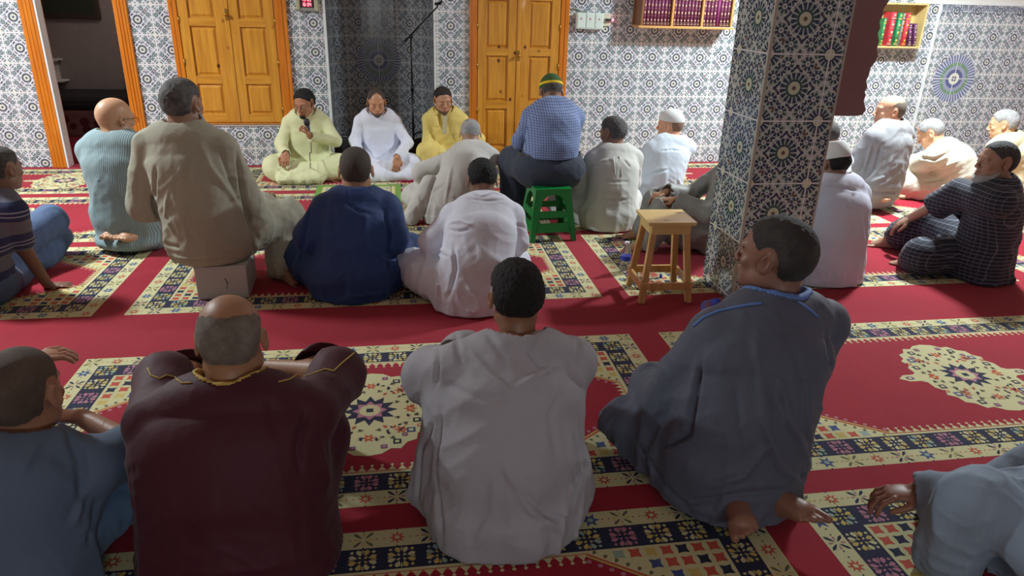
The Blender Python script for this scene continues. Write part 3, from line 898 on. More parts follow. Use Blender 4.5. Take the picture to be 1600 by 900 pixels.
def cloth_mat(name, col, kind='plain', rough=0.85, col2=None, **kw):
    if name in _simple: return _simple[name]
    m = MT(name); c = m.coord(); x, y, z = m.sep(c)
    base = srgb(*col)
    n = m.noise(c, 5, 3)
    cc = m.mix(n, tuple(v*0.93 for v in base), tuple(min(1, v*1.06) for v in base))
    wv = ((x*2*PI*420).sin()*(z*2*PI*420).sin())
    hb = m.noise(c, 9, 5, 0.6)*1.0
    if kind == 'rib':
        rb = ((x*2*PI/0.0115).sin()*0.5+0.5)
        cc = m.mix(rb, tuple(v*0.62 for v in base), cc); hb = rb*0.25+hb*0.8
    elif kind == 'check':
        px_, pz_ = kw.get('px', 0.012), kw.get('pz', 0.012)
        q = kw.get('w', 0.18)
        xx = x*kw.get('cx', 1.0)+y*kw.get('cy', 0.0)
        g_ = (xx/px_).frac().lt(q).mx((z/pz_).frac().lt(q))
        cc = m.mix((xx/px_).frac().lt(q)*kw.get('vs', 1.0), cc, srgb(*col2)); cc = m.mix((z/pz_).frac().lt(q), cc, srgb(*col2))
    elif kind == 'bands':
        t = (z/kw.get('pz', 0.2)).frac()
        cc = m.mix(t.lt(0.45), cc, srgb(*col2)); cc = m.mix(t.band(0.58, 0.62).mx(t.band(0.7, 0.74)), cc, srgb(150, 155, 170))
    m.color(cc).set(Roughness=rough)
    m.b.inputs['Sheen Weight'].default_value = kw.get('sheen', 0.07)
    m.b.inputs['Sheen Roughness'].default_value = 0.5
    nd = m.n.new('ShaderNodeBump'); m.l.new(hb.s, nd.inputs['Height']); nd.inputs['Strength'].default_value = 0.35; nd.inputs['Distance'].default_value = 0.012
    m.l.new(nd.outputs[0], m.b.inputs['Normal'])
    _simple[name] = m.m; return m.m

# ---------------------------------------------------------------- head
def rotm(yaw=0, pitch=0, roll=0):
    """head rotation in degrees: yaw left +, pitch down +, roll to the right shoulder +"""
    y, p, r = math.radians(yaw), math.radians(pitch), math.radians(roll)
    Rz = np.array([[math.cos(y), -math.sin(y), 0], [math.sin(y), math.cos(y), 0], [0, 0, 1]])
    Rx = np.array([[1, 0, 0], [0, math.cos(p), math.sin(p)], [0, -math.sin(p), math.cos(p)]])
    Ry = np.array([[math.cos(r), 0, math.sin(r)], [0, 1, 0], [-math.sin(r), 0, math.cos(r)]])
    return Rz @ Rx @ Ry
def head_field(h, neck_end, fat=1.0, inflate=0.0, neck=True):
    f = Field((-0.125, -0.15, -0.26), (0.125, 0.145, 0.14), h)
    i = inflate
    f.el((0, -0.012, 0.028), (0.0765+i, 0.098+i, 0.082+i), 0.0)
    f.el((0, -0.045, 0.0), (0.066+i, 0.062+i, 0.066+i), 0.03)
    f.el((0, 0.028, -0.035), (0.062+i, 0.062+i, 0.078+i), 0.03)
    f.el((0, 0.040, -0.082), (0.046*fat+i, 0.046+i, 0.036+i), 0.03)
    for sx in (-1, 1):
        f.el((sx*0.050*fat, 0.004, -0.070), (0.018, 0.03, 0.022), 0.03)
        f.el((sx*0.044, 0.064, -0.030), (0.016, 0.014, 0.012), 0.02)
    f.rc((-0.034, 0.079, 0.014), (0.034, 0.079, 0.014), 0.011, 0.011, 0.018)
    for sx in (-1, 1):
        f.el((sx*0.032, 0.100, -0.008), (0.0165, 0.016, 0.012), 0.012, op='sub')
        f.el((sx*0.032, 0.0765, -0.009), (0.0145, 0.0125, 0.0105), 0.003)
    f.rc((0, 0.088, 0.006), (0, 0.110, -0.036), 0.0065, 0.0095, 0.012)
    for sx in (-1, 1): f.el((sx*0.0115, 0.099, -0.042), (0.0085, 0.011, 0.0075), 0.007)
    f.el((0, 0.090, -0.066), (0.024, 0.012, 0.005), 0.006)
    f.el((0, 0.089, -0.077), (0.020, 0.012, 0.0058), 0.005)
    f.rc((-0.022, 0.1005, -0.0712), (0.022, 0.1005, -0.0712), 0.0022, 0.0022, 0.003, op='sub')
    f.el((0, 0.074, -0.106), (0.022*fat, 0.018, 0.015), 0.018)
    if neck:
        f.rc((0, -0.028, -0.05), neck_end, 0.054*fat**0.5, 0.060*fat, 0.025)
    # ears
    for sx in (-1, 1):
        R = rotm(sx*-18, 0, 0) @ np.array([[1, 0, 0], [0, math.cos(0.25), -math.sin(0.25)], [0, math.sin(0.25), math.cos(0.25)]])
        f.el((sx*0.083, -0.010, -0.012), (0.0065, 0.0195, 0.033), 0.006, R=R)
        f.el((sx*0.0895, -0.006, -0.008), (0.006, 0.0115, 0.020), 0.003, R=R, op='sub')
        f.el((sx*0.082, 0.004, -0.016), (0.005, 0.005, 0.008), 0.004, R=R)
    return f
def smooth01(x): x = np.clip(x, 0, 1); return x*x*(3-2*x)
def hairline(P_, style):
    """signed extent of the hair cover (positive = hair) in metres"""
    x, y, z = P_[:, 0], P_[:, 1], P_[:, 2]
    ys = np.array([-0.115, -0.075, -0.045, -0.025, -0.004, 0.012, 0.03, 0.055, 0.078, 0.1])
    zs = np.array([-0.062, -0.062, -0.052, -0.030, 0.022, 0.000, 0.020, 0.045, 0.066, 0.080])
    f = z-np.interp(y, ys, zs)
    f = np.minimum(f, 0.5)
    ear = np.sqrt(((y+0.008)/0.026)**2+((z+0.010)/0.040)**2)-1
    f = np.where(np.abs(x) > 0.062, np.minimum(f, ear*0.03), f)
    if style == 'low': f = np.minimum(f, 0.5)
    if style in ('bald', 'horseshoe'):
        rr = np.sqrt((x/0.062)**2+((y-0.025)/0.092)**2) if style == 'bald' else np.sqrt((x/0.067)**2+((y-0.012)/0.100)**2)
        f = np.minimum(f, np.where(z > 0.0, (rr-1.0)*0.07, 0.5))
    if style == 'recede':
        front = 0.046-y+np.abs(x)*0.35
        f = np.minimum(f, np.where(z > 0.03, front, 0.5))
    return f
def beardline(P_, style):
    x, y, z = P_[:, 0], P_[:, 1], P_[:, 2]
    lim = np.interp(y, [-0.01, 0.01, 0.04, 0.075, 0.12], [-0.02, -0.035, -0.062, -0.070, -0.072])
    if style == 'goatee':
        f = np.minimum(lim-z, 0.034-np.abs(x))
    else: f = lim-z
    f = np.minimum(f, y-0.000)
    f = np.minimum(f, z+0.135)
    lips = np.sqrt((x/0.021)**2+((z+0.0725)/0.008)**2)-1
    f = np.minimum(f, np.where(y > 0.06, lips*0.012, 0.5))
    mous = np.minimum(np.minimum(0.030-np.abs(x), 0.0095-np.abs(z+0.0585)), y-0.07)
    return np.maximum(f, mous)
def shell(p, t, q, val, thick, taper, h, jit=0.0, seed=1):
    """the faces where val>0, lifted off the surface along its normals"""
    tri = [t] if len(t) else []
    faces = (t.tolist() if len(t) else [])+q.tolist()
    vn = np.zeros_like(p)
    a = p[q[:, 1]]-p[q[:, 0]]; b = p[q[:, 2]]-p[q[:, 0]]; n = np.cross(a, b)
    for k in range(4): np.add.at(vn, q[:, k], n)
    if len(t):
        n = np.cross(p[t[:, 1]]-p[t[:, 0]], p[t[:, 2]]-p[t[:, 0]])
        for k in range(3): np.add.at(vn, t[:, k], n)
    vn /= np.linalg.norm(vn, axis=1)[:, None]+1e-9
    th = thick*smooth01(val/taper)+0.0006
    if jit: th = th*(1+jit*(vnoise(p*150, seed)-0.5)*2)
    pv = p+vn*th[:, None]
    keepq = q[(val[q] > 0).all(1)]; keept = t[(val[t] > 0).all(1)] if len(t) else t
    used = np.unique(np.concatenate([keepq.ravel(), keept.ravel()]).astype(int))
    mp = -np.ones(len(p), int); mp[used] = np.arange(len(used))
    # close the rim down to the skin with an inner layer a hair below
    inner = p[used]-vn[used]*0.003
    vs = np.vstack([pv[used], inner])
    q2 = mp[keepq]; t2 = mp[keept]
    edges = {}
    for fc in q2.tolist()+t2.tolist():
        for i in range(len(fc)):
            e = (fc[i], fc[(i+1) % len(fc)])
            if (e[1], e[0]) in edges: del edges[(e[1], e[0])]
            else: edges[e] = 1
    m_ = len(used)
    rim = np.array([[e[1], e[0], e[0]+m_, e[1]+m_] for e in edges]) if edges else np.zeros((0, 4), int)
    q3 = np.vstack([q2, rim]) if len(rim) else q2
    global _dens
    _dens = np.concatenate([smooth01(val[used]/0.022)]*2)
    return vs, t2, q3

# ---------------------------------------------------------------- hands and feet
def frame(d, n):
    d = np.array(d, float); d /= np.linalg.norm(d)
    n = np.array(n, float); n = n-d*(n@d); n /= np.linalg.norm(n)
    return d, n, np.cross(d, n)
def hand(f, wr, d, n, side, curl=0.5, s=1.0, spread=0.12):
    """palm faces n; side +1 when the thumb lies along +cross(d,n)"""
    d, n, c = frame(d, n); c = c*side
    wr = np.array(wr, float)
    R = np.column_stack([c, n, d])
    f.el(wr+d*0.045*s, (0.040*s, 0.0155*s, 0.052*s), 0.015, R=R)
    for k, (off, L_) in enumerate(((0.030, 0.078), (0.010, 0.088), (-0.011, 0.082), (-0.030, 0.064))):
        a = wr+d*(0.082-0.004*abs(k-1))*s+c*off*s
        ang = curl*0.55; base = d+c*spread*(1.5-k)*0.5; base /= np.linalg.norm(base)
        p0 = a; r0 = 0.0092*s
        for j, (seg, rr) in enumerate(((0.45, 0.0085), (0.30, 0.0078), (0.25, 0.0068))):
            dr = base*math.cos(ang)+n*math.sin(ang)
            p1 = p0+dr*L_*seg*s
            f.rc(p0, p1, r0, rr*s, 0.004)
            p0 = p1; r0 = rr*s; ang += curl*(0.95 if j == 0 else 0.6)
    t0 = wr+d*0.022*s+c*0.026*s; t1 = t0+(d*0.55+c*0.75+n*(0.25+0.3*curl))*0.036*s; t2 = t1+(d*0.9+c*(0.25-0.4*curl)+n*0.45*curl)*0.032*s; t3 = t2+(d*0.95-c*0.35*curl+n*0.5*curl)*0.024*s
    f.rc(t0, t1, 0.014*s, 0.011*s, 0.012); f.rc(t1, t2, 0.011*s, 0.0095*s, 0.004); f.rc(t2, t3, 0.0095*s, 0.008*s, 0.003)
def foot(f, ank, d, up, s=1.0, side=1):
    """foot from ankle pointing along d, instep towards up; side +1: big toe on +cross(d,up)"""
    d, up, c = frame(d, up); ank = np.array(ank, float); c = c*side
    heel = ank-d*0.035*s-up*0.045*s; ball = ank+d*0.125*s-up*0.055*s
    f.rc(ank, heel, 0.036*s, 0.030*s, 0.02)
    f.rc(heel, ball+c*0.012*s, 0.028*s, 0.024*s, 0.02); f.rc(heel, ball-c*0.018*s, 0.026*s, 0.020*s, 0.02)
    f.rc(ank+d*0.02*s, ball, 0.036*s, 0.022*s, 0.03)
    for k in range(5):
        o = (0.034, 0.012, -0.004, -0.019, -0.033)[k]; L_ = (0.050, 0.046, 0.040, 0.034, 0.028)[k]; r = (0.0125, 0.0092, 0.0088, 0.0084, 0.008)[k]
        a = ball+c*o*s+d*(0.012-0.006*k)*s
        f.rc(a, a+d*L_*s-up*0.002, r*1.05*s, r*s, 0.006)
# ---------------------------------------------------------------- one person
def person(loc, yaw, head, label, cat='person', group=None, s=1.0, hs=1.0, hyaw=0, hpitch=0, hroll=0, seat=0.0, pelv=0.0,
           knees=None, ankles=None, feet=None, elbows=None, wrists=None, hands=None, sw=0.165, sh=(0, 0, 0), tor=((.195, .16), (.185, .15), (.187, .138), (.170, .108)),
           skin=(160, 112, 84), hair=None, beard=None, garment=None, extra=None, near=False, fat=1.0, belly=0.0, neckdrop=0.0, backc=-0.03, face=False, legs_r=(0.085, 0.062, 0.045)):
    """loc: floor point under the pelvis; head: world position of the head centre.
    Everything else is given in the person's own frame, +y being the way the person faces."""
    yr = math.radians(yaw)
    root = empty('person', (loc[0], loc[1], 0.0), yr)
    tag(root, label, cat, group)
    cy, sy = math.cos(yr), math.sin(yr)
    def L(w_):
        dx, dy = w_[0]-loc[0], w_[1]-loc[1]
        return V3(dx*cy+dy*sy, -dx*sy+dy*cy, w_[2] if len(w_) > 2 else 0)
    Hc = L(head)
    Rh = rotm(hyaw, hpitch, hroll); Rn = rotm(0, hpitch*0.55, hroll*0.5)
    N = Hc+Rn @ V3(0, -0.042*hs, -0.128*hs-neckdrop)
    Pv = V3(0, pelv, seat+0.115*s)
    dz = N[2]-Pv[2]; dy = N[1]-Pv[1]; dx = N[0]
    C1 = Pv+V3(dx*0.15, dy*0.10+backc*0.6, dz*0.38); C2 = Pv+V3(dx*0.65, dy*0.50+backc, dz*0.78)
    def bez(t): return Pv*(1-t)**3+3*C1*t*(1-t)**2+3*C2*t*t*(1-t)+N*t**3
    T_ = (0.0, 0.32, 0.62, 0.88, 1.0)
    sp = [bez(t) for t in T_]
    Sc = bez(0.90)+V3(*sh)+V3(0, 0, -0.026)
    ssh = [Sc+V3(sx*sw*s, 0.005, -0.012) for sx in (-1, 1)]
    hip = [Pv+V3(sx*0.095*s, 0.0, -0.01) for sx in (-1, 1)]
    if knees is None: knees = [(-0.29, 0.30, 0.12), (0.29, 0.30, 0.12)]
    if ankles is None: ankles = [(0.10, 0.36, 0.06), (-0.10, 0.30, 0.06)]
    knees = [V3(*k) for k in knees]; ankles = [V3(*k) for k in ankles]
    if elbows is None: elbows = [(-0.215, Sc[1]+0.10, Sc[2]-0.26), (0.215, Sc[1]+0.10, Sc[2]-0.26)]
    if wrists is None: wrists = [(-0.12, Sc[1]+0.27, Sc[2]-0.36), (0.12, Sc[1]+0.27, Sc[2]-0.36)]
    elbows = [V3(*k) for k in elbows]; wrists = [V3(*k) for k in wrists]
    K = dict(Pv=Pv, N=N, sp=sp, Sc=Sc, ssh=ssh, hip=hip, knees=knees, ankles=ankles, elbows=elbows, wrists=wrists, s=s, Hc=Hc, Rh=Rh, hs=hs, seat=seat, L=L, bez=bez, T_=T_, fat=fat, root=root, near=near, tor=tor, Rn=Rn)
    sk = skin_mat(skin)
    parts = []
    # --- head
    hh = 0.0030 if (near or face) else 0.0040
    nl = (Rh.T @ (N-Hc))/hs
    hf = head_field(hh, nl+V3(0, 0, -0.01), fat)
    p, t, q = hf.mesh()
    ph = p.copy()
    HW = (Rh @ (p*hs).T).T+Hc
    parts.append((HW, t, q))
    Mh = Matrix([[*(Rh[i]*hs), Hc[i]] for i in range(3)]+[[0, 0, 0, 1]])
    K['Mh'] = Mh
    # --- trunk and limbs
    allp = np.array(sp+ssh+hip+knees+ankles+elbows+wrists)
    lo = allp.min(0)-0.22; hi = allp.max(0)+0.22; lo[2] = max(lo[2], -0.02)
    hi[2] = min(hi[2], N[2]+0.10)
    K['lo'], K['hi'] = lo, hi
    bf = Field(lo, hi, 0.009)
    ab = [(a*0.86*s, b*0.86*s) for a, b in tor]+[(0.048, 0.048)]
    bsp = [v.copy() for v in sp]; bsp[4] = sp[4]-(sp[4]-sp[3])/np.linalg.norm(sp[4]-sp[3])*0.045
    bf.tube(bsp, ab, 0.03)
    for i in (0, 1):
        bf.rc(sp[4]-V3(0, 0, 0.06), ssh[i]-V3(0, 0, 0.008), 0.034*s, 0.046*s, 0.03)
        bf.chain([ssh[i], elbows[i], wrists[i]], [0.050*s, 0.040*s, 0.027*s], 0.02)
        bf.chain([hip[i], knees[i], ankles[i]], [legs_r[0]*s, legs_r[1]*s*0.92, legs_r[2]*s*0.85], 0.03)
    bf.clipz(0.007)
    parts.append(bf.mesh())
    # --- hands
    hands = hands or [None, None]
    for i in (0, 1):
        hd = hands[i] or dict()
        fd = wrists[i]-elbows[i]
        d = np.array(hd.get('d', fd), float); n = np.array(hd.get('n', (0.0, 0.15, -1.0)), float)
        dn, nn, _ = frame(d, n)
        wr = wrists[i]
        lo_ = np.minimum(wr, wr+dn*0.17)-0.10; hi_ = np.maximum(wr, wr+dn*0.17)+0.10
        if 'skip' in hd: continue
        f = Field(lo_, hi_, 0.0032 if hd.get('fine') or near else 0.0045)
        f.rc(elbows[i], wr, 0.040*s, 0.0265*s, 0.0)
        hand(f, wr-dn*0.0, dn, nn, hd.get('side', 1 if i == 0 else -1), hd.get('curl', 0.5), s*1.0)
        f.clipz(0.007)
        # keep only the outer end of the forearm in this grid
        parts.append(f.mesh())
    feet = feet or [None, None]
    for i in (0, 1):
        fd = feet[i]
        if not fd: fd = dict(d=(1 if i == 0 else -1, 0.35, 0), up=(0, 0.2, 1))
        f = Field(ankles[i]-0.20, ankles[i]+0.20, 0.0045)
        f.rc(knees[i]*0.25+ankles[i]*0.75, ankles[i], 0.045*s, 0.037*s, 0.0)
        foot(f, ankles[i], fd['d'], fd['up'], s, fd.get('side', 1 if i == 1 else -1))
        f.clipz(0.007)
        parts.append(f.mesh())
    bo = add_mesh('body', parts, sk, root)
    # --- hair, beard, brows, eyes
    if hair:
        st = hair.get('style', 'short')
        val = hairline(ph, st)
        val = val+(vnoise(ph*70, 3)-0.5)*0.010+0.002
        if 'cut' in hair: val = np.minimum(val, hair['cut'](ph))
        vs, t2, q2 = shell(ph, t, q, val, min(hair.get('thick', 0.006), 0.011), hair.get('taper', 0.04), hh, hair.get('jit', 0.25))
        add_mesh('hair', [(vs, t2, q2)], hair['mat'], root, Mh, dens=_dens)
    if beard:
        val = beardline(ph, beard.get('style', 'full'))+(vnoise(ph*80, 4)-0.5)*0.007
        vs, t2, q2 = shell(ph, t, q, val, beard.get('thick', 0.005), beard.get('taper', 0.018), hh, 0.3)
        if 'drop' in beard:
            wgt = smooth01((vs[:, 1]-0.02)/0.05)*smooth01((-0.075-vs[:, 2])/0.04)
            vs[:, 2] -= beard['drop']*wgt; vs[:, 1] += beard['drop']*0.3*wgt
        add_mesh('beard', [(vs, t2, q2)], beard['mat'], root, Mh, dens=_dens)
    if face:
        eb = plain('dark_brow', srgb(34, 24, 20), 0.8)
        for sx in (-1, 1):
            f = Field((-0.07, 0.05, -0.02), (0.07, 0.12, 0.04), 0.0022)
            f.chain([(sx*0.014, 0.0895, 0.011), (sx*0.031, 0.0885, 0.0165), (sx*0.049, 0.0755, 0.0095)], [0.0034, 0.0034, 0.0022], 0.003)
            add_mesh('eyebrow', [f.mesh()], eb, root, Mh)
        for sx in (-1, 1):
            b = B(); b.lathe([(0.0001, 0.012), (0.004, 0.0113), (0.008, 0.0090), (0.0108, 0.0050), (0.012, 0)], seg=16)
            e = b.build('eye', plain('eye_white', srgb(200, 190, 182), 0.25, var=0.02), root, True, Mh @ Matrix.Translation((sx*0.032, 0.0782, -0.009)) @ Matrix.Rotation(-PI/2, 4, 'X') @ Matrix.Diagonal((1.0, 0.42, 1.02, 1)))
            b = B(); b.lathe([(0.0001, 0.0129), (0.0045, 0.0121), (0.0050, 0.0110)], seg=14)
            b.build('iris', plain('eye_dark', (0.02, 0.012, 0.008), 0.15), e, True, Mh @ Matrix.Translation((sx*0.032, 0.0784, -0.010)) @ Matrix.Rotation(-PI/2, 4, 'X') @ Matrix.Diagonal((0.9, 0.62, 1.03, 1)))
        f = Field((-0.04, 0.07, -0.095), (0.04, 0.12, -0.05), 0.002)
        f.el((0, 0.0925, -0.0665), (0.0205, 0.0115, 0.0038), 0.0); f.el((0, 0.0915, -0.0770), (0.0175, 0.0115, 0.0044), 0.0)
        f.rc((-0.022, 0.1025, -0.0712), (0.022, 0.1025, -0.0712), 0.0018, 0.0018, 0.001, op='sub')
        add_mesh('lips', [f.mesh()], skin_mat((max(skin[0]-18, 0), max(skin[1]-34, 0), max(skin[2]-26, 0))), root, Mh)
    if garment: garment(K)
    if extra: extra(K)
    return root, K

def robe(K, mat, name='robe', seed=1, amp=0.016, f=9, sleeve=(0.075, 0.068, 0.060), sleeve_end=1.0, legs=True, leg_r=(0.125, 0.10, 0.075),
         base=None, collar=None, neck_in=0.004, grow=0.010, h=None, drapes=(), skirt_clip=None, low=0.006, back=None, hemcut=None, sl_drop=0.0, neck_low=0.0, diag=0.6, zoff=0.0, leg_upto=1.0, cuffdepth=0.03, trim=None):
    s = K['s']; h = h or (0.0075 if K['near'] else 0.010)
    lo, hi = K['lo'].copy()-0.05, K['hi'].copy()+0.05
    sleeve = [v*0.80 for v in sleeve]; leg_r = [v*0.86 for v in leg_r]; sl_drop *= 0.8
    for dr in drapes:
        pts = np.array([dr[0], dr[1]]) if dr[-1] != 'el' else np.array([np.array(dr[0])-np.array(dr[1]), np.array(dr[0])+np.array(dr[1])])
        lo = np.minimum(lo, pts.min(0)-0.12); hi = np.maximum(hi, pts.max(0)+0.12)
    lo[2] = -0.03
    fd = Field(lo, hi, h)
    g = grow
    ab = [(a*s+g, b*s+g) for a, b in K['tor']]+[(0.074*K['fat']**0.6*K['hs'], 0.072*K['fat']**0.6*K['hs'])]
    sp = [p.copy() for p in K['sp']]
    nd_ = sp[4]-sp[3]; sp[4] = sp[4]-nd_/np.linalg.norm(nd_)*0.034*s
    if K['seat'] < 0.08 and low < 0.04:
        sp = [V3(sp[0][0], sp[0][1]-0.01, 0.02)]+sp; ab = [(ab[0][0]*1.06, ab[0][1]*1.04)]+ab
    fd.tube(sp, ab, 0.02)
    for i in (0, 1):
        fd.rc(K['sp'][4]-V3(0, 0.0, 0.052), K['ssh'][i], 0.060*s, sleeve[0]*s*0.92, 0.045)
        e, w_ = K['elbows'][i], K['wrists'][i]
        if sleeve_end > 1.0 - 1e-6 or sleeve_end >= 0.999:
            pts = [K['ssh'][i], e, w_-(w_-e)*0.04]; rs = [sleeve[0]*s, sleeve[1]*s, sleeve[2]*s]
        elif sleeve_end > 0.5:
            tt = (sleeve_end-0.5)*2
            pts = [K['ssh'][i], e, e+(w_-e)*tt]; rs = [sleeve[0]*s, sleeve[1]*s, sleeve[2]*s]
        else:
            tt = sleeve_end*2
            pts = [K['ssh'][i], K['ssh'][i]+(e-K['ssh'][i])*tt]; rs = [sleeve[0]*s, sleeve[1]*s]
        fd.chain(pts, rs, 0.03)
        if sl_drop:      # hanging fullness under the sleeve
            m_ = [p+V3(0, 0, -sl_drop*(0.4 if j == 0 else 1.0)) for j, p in enumerate(pts)]
            fd.chain(m_, [r*0.85 for r in rs], 0.05)
        if legs:
            kn, an = K['knees'][i], K['ankles'][i]
            fd.rc(K['hip'][i], kn, leg_r[0]*s, leg_r[1]*s, 0.04)
            fd.rc(kn, kn+(an-kn)*leg_upto, leg_r[1]*s, leg_r[2]*s, 0.03)
    if base is None: base = [((0, 0.02, K['seat']+0.10), (0.235*s, 0.19*s, 0.13))]
    for c_, r_ in base: fd.el(c_, tuple(v*0.90 for v in r_), 0.05)
    for dr in drapes:
        if dr[-1] == 'el': fd.el(dr[0], dr[1], dr[2], R=dr[3] if len(dr) > 4 else None)
        else: fd.rc(dr[0], dr[1], dr[2]*0.85, dr[3]*0.85, (dr[4] if len(dr) > 4 else 0.07)*0.6)
    fd.folds(amp, fold_fn(seed, f, zref=K['Sc'][2]-0.05, diag=diag))
    fd.clipz(low)
    # neckline and cuffs
    top = K['Hc']+K['Rn'] @ V3(0, -0.03, -0.03)
    ns = (K['N']-top); ns /= np.linalg.norm(ns)
    nb = K['N']-ns*(0.018+neck_low*0)
    for j in range(1):
        fd.rc(top, K['N']+ns*(0.01+neck_low), 0.058*K['fat']*K['hs']+neck_in, 0.061*K['fat']**0.6*K['hs']+neck_in+neck_low*0.6, 0.006, op='sub')
    up_ = -ns; gx = fd.blk(K['N']-0.14, K['N']+0.14, 0.0)
    if gx is not None:
        sl_, Xg, Yg, Zg = gx
        a_ = (Xg-K['N'][0])*up_[0]+(Yg-K['N'][1])*up_[1]+(Zg-K['N'][2])*up_[2]
        r_2 = (Xg-K['N'][0])**2+(Yg-K['N'][1])**2+(Zg-K['N'][2])**2-a_*a_
        fd.d[sl_] = np.where((r_2 < 0.092**2) & (a_ > 0.0), np.maximum(fd.d[sl_], a_-0.020), fd.d[sl_])
    for i in (0, 1):
        e, w_ = K['elbows'][i], K['wrists'][i]
        if sleeve_end > 0.5:
            d_ = (w_-e)/np.linalg.norm(w_-e); end = e+(w_-e)*min(0.96, (sleeve_end-0.5)*2)
        else:
            e0 = K['ssh'][i]; d_ = (e-e0)/np.linalg.norm(e-e0); end = e0+(e-e0)*sleeve_end*2
        r_ = sleeve[2]*s-0.010 if sleeve_end > 0.5 else sleeve[1]*s-0.010
        fd.rc(end-d_*0.0+V3(0, 0, -sl_drop*0.5), end+d_*0.12+V3(0, 0, -sl_drop*0.5), r_, r_, 0.004, op='sub')
        # flat cuff plane
        a = end+d_*(r_*0.35)
        gx = fd.blk(a-0.12, a+0.12, 0.0)
        if gx is not None:
            sl_, Xg, Yg, Zg = gx
            pl = (Xg-a[0])*d_[0]+(Yg-a[1])*d_[1]+(Zg-a[2])*d_[2]
            rr = np.sqrt((Xg-a[0])**2+(Yg-a[1])**2+(Zg-a[2])**2)
            reg = (rr < r_+0.05+sl_drop) & (pl > 0) & (pl < 0.1)
            lim = np.where(reg, np.maximum(fd.d[sl_], pl), fd.d[sl_])
            if not K.get('nocuff'): fd.d[sl_] = lim
    if hemcut: hemcut(fd)
    mm_ = fd.mesh()
    o = add_mesh(name, [mm_], mat, K['root'])
    if trim:
        p, t, q = mm_
        a_ = (p-K['N'])@(-ns); r_ = np.sqrt(np.maximum(((p-K['N'])**2).sum(1)-a_*a_, 0))
        Rh_ = 0.061*K['fat']**0.6*K['hs']+neck_in
        val = np.minimum(trim[1]-(r_-Rh_), a_+0.05)
        vs, t2, q2 = shell(p, t, q, val, 0.0035, 0.003, h)
        add_mesh('neck_trim', [(vs, t2, q2)], trim[0], o)
    if collar:
        band(K, collar.get('mat', mat), collar.get('h', 0.028), collar.get('r', 0.0), collar.get('name', 'collar'), collar.get('t', 0.0035), collar.get('off', 0.0))
    return o

def band(K, mat, hgt, dr=0.0, name='collar', thick=0.0035, off=0.0, rr=0.070):
    """upright or flat collar band round the neck"""
    ns = (K['Hc']+K['Rn'] @ V3(0, -0.03, -0.03))-K['N']; ns /= np.linalg.norm(ns)
    c = K['N']+ns*(0.026+off)
    f = Field(c-0.12, c+0.12, 0.0032)
    sl, Xg, Yg, Zg = f.blk(c-0.11, c+0.11, 0)
    x, y, z = Xg-c[0], Yg-c[1], Zg-c[2]
    a = x*ns[0]+y*ns[1]+z*ns[2]
    r = np.sqrt(np.maximum(x*x+y*y+z*z-a*a, 0))
    R_ = rr*K['fat']**0.6*K['hs']+dr-a*0.35
    d = np.maximum(np.abs(r-R_)-thick, np.abs(a)-hgt/2)
    f.put(sl, d.astype(F32), 0, 'add')
    return add_mesh(name, [f.mesh()], mat, K['root'])

def cap(K, mat, z0=0.028, tilt=-0.1, rise=0.012, name='cap', band_mat=None, flat=0.0, rim=None):
    """close fitting skull cap; tilt lifts the front"""
    f = Field((-0.12, -0.15, -0.06), (0.12, 0.13, 0.16), 0.0035)
    f.el((0, -0.012, 0.028), (0.0765+0.009, 0.098+0.009, 0.082+rise), 0.0)
    if flat:
        f.rc((0, -0.012, 0.04), (0, -0.012, 0.07), 0.083, 0.078, 0.02)
        f.d = np.maximum(f.d, f.ax[2][None, None, :]-F32(flat))
    Yg = f.ax[1][None, :, None]; Zg = f.ax[2][None, None, :]
    inner = Field((-0.12, -0.15, -0.06), (0.12, 0.13, 0.16), 0.0035)
    inner.el((0, -0.012, 0.028), (0.0765+0.002, 0.098+0.002, 0.082), 0.0)
    f.d = np.maximum(f.d, (z0+tilt*(-Yg))-Zg)
    f.d = np.maximum(f.d, -inner.d)
    o = add_mesh(name, [f.mesh()], mat, K['root'], K['Mh'])
    if band_mat:
        g = Field((-0.12, -0.15, -0.06), (0.12, 0.13, 0.16), 0.0035)
        g.el((0, -0.012, 0.028), (0.0765+0.0115, 0.098+0.0115, 0.082+rise+0.002), 0.0)
        if flat: g.rc((0, -0.012, 0.04), (0, -0.012, 0.07), 0.0855, 0.0805, 0.02)
        zz = z0+tilt*(-Yg)
        g.d = np.maximum(g.d, (zz+0.022)-Zg); g.d = np.maximum(g.d, Zg-(zz+0.044)); g.d = np.maximum(g.d, -f.d-0.006) if False else g.d
        g.d = np.maximum(g.d, -inner.d)
        add_mesh('cap_band', [g.mesh()], band_mat, o, K['Mh'])
    return o
# ---------------------------------------------------------------- creases and piping laid on a finished garment
from mathutils.bvhtree import BVHTree
def _surf(obj, pts, step=2.5):
    """sample a photo-pixel polyline and find where its sight lines meet the garment (object space)"""
    me = obj.data
    root = obj.parent
    MW = Matrix.Translation(root.location) @ Matrix.Rotation(root.rotation_euler.z, 4, 'Z')
    MI = MW.inverted()
    key = obj.name
    bvh = _bvh.get(key)
    if bvh is None:
        bvh = _bvh[key] = BVHTree.FromPolygons([v.co[:] for v in me.vertices], [p.vertices[:] for p in me.polygons])
    o = MI @ Vector((0, 0, CAMH)); out = []
    for i in range(len(pts)-1):
        (ax, ay), (bx, by) = pts[i], pts[i+1]
        n = max(1, int(math.hypot(bx-ax, by-ay)/step))
        for k in range(n+(i == len(pts)-2)):
            t = k/n; w_ = at(ax+(bx-ax)*t, ay+(by-ay)*t, 3.0)
            d = ((MI @ w_)-o).normalized()
            h, nr, ix, ds = bvh.ray_cast(o, d)
            if h is not None: out.append((h, nr))
    return out
_bvh = {}
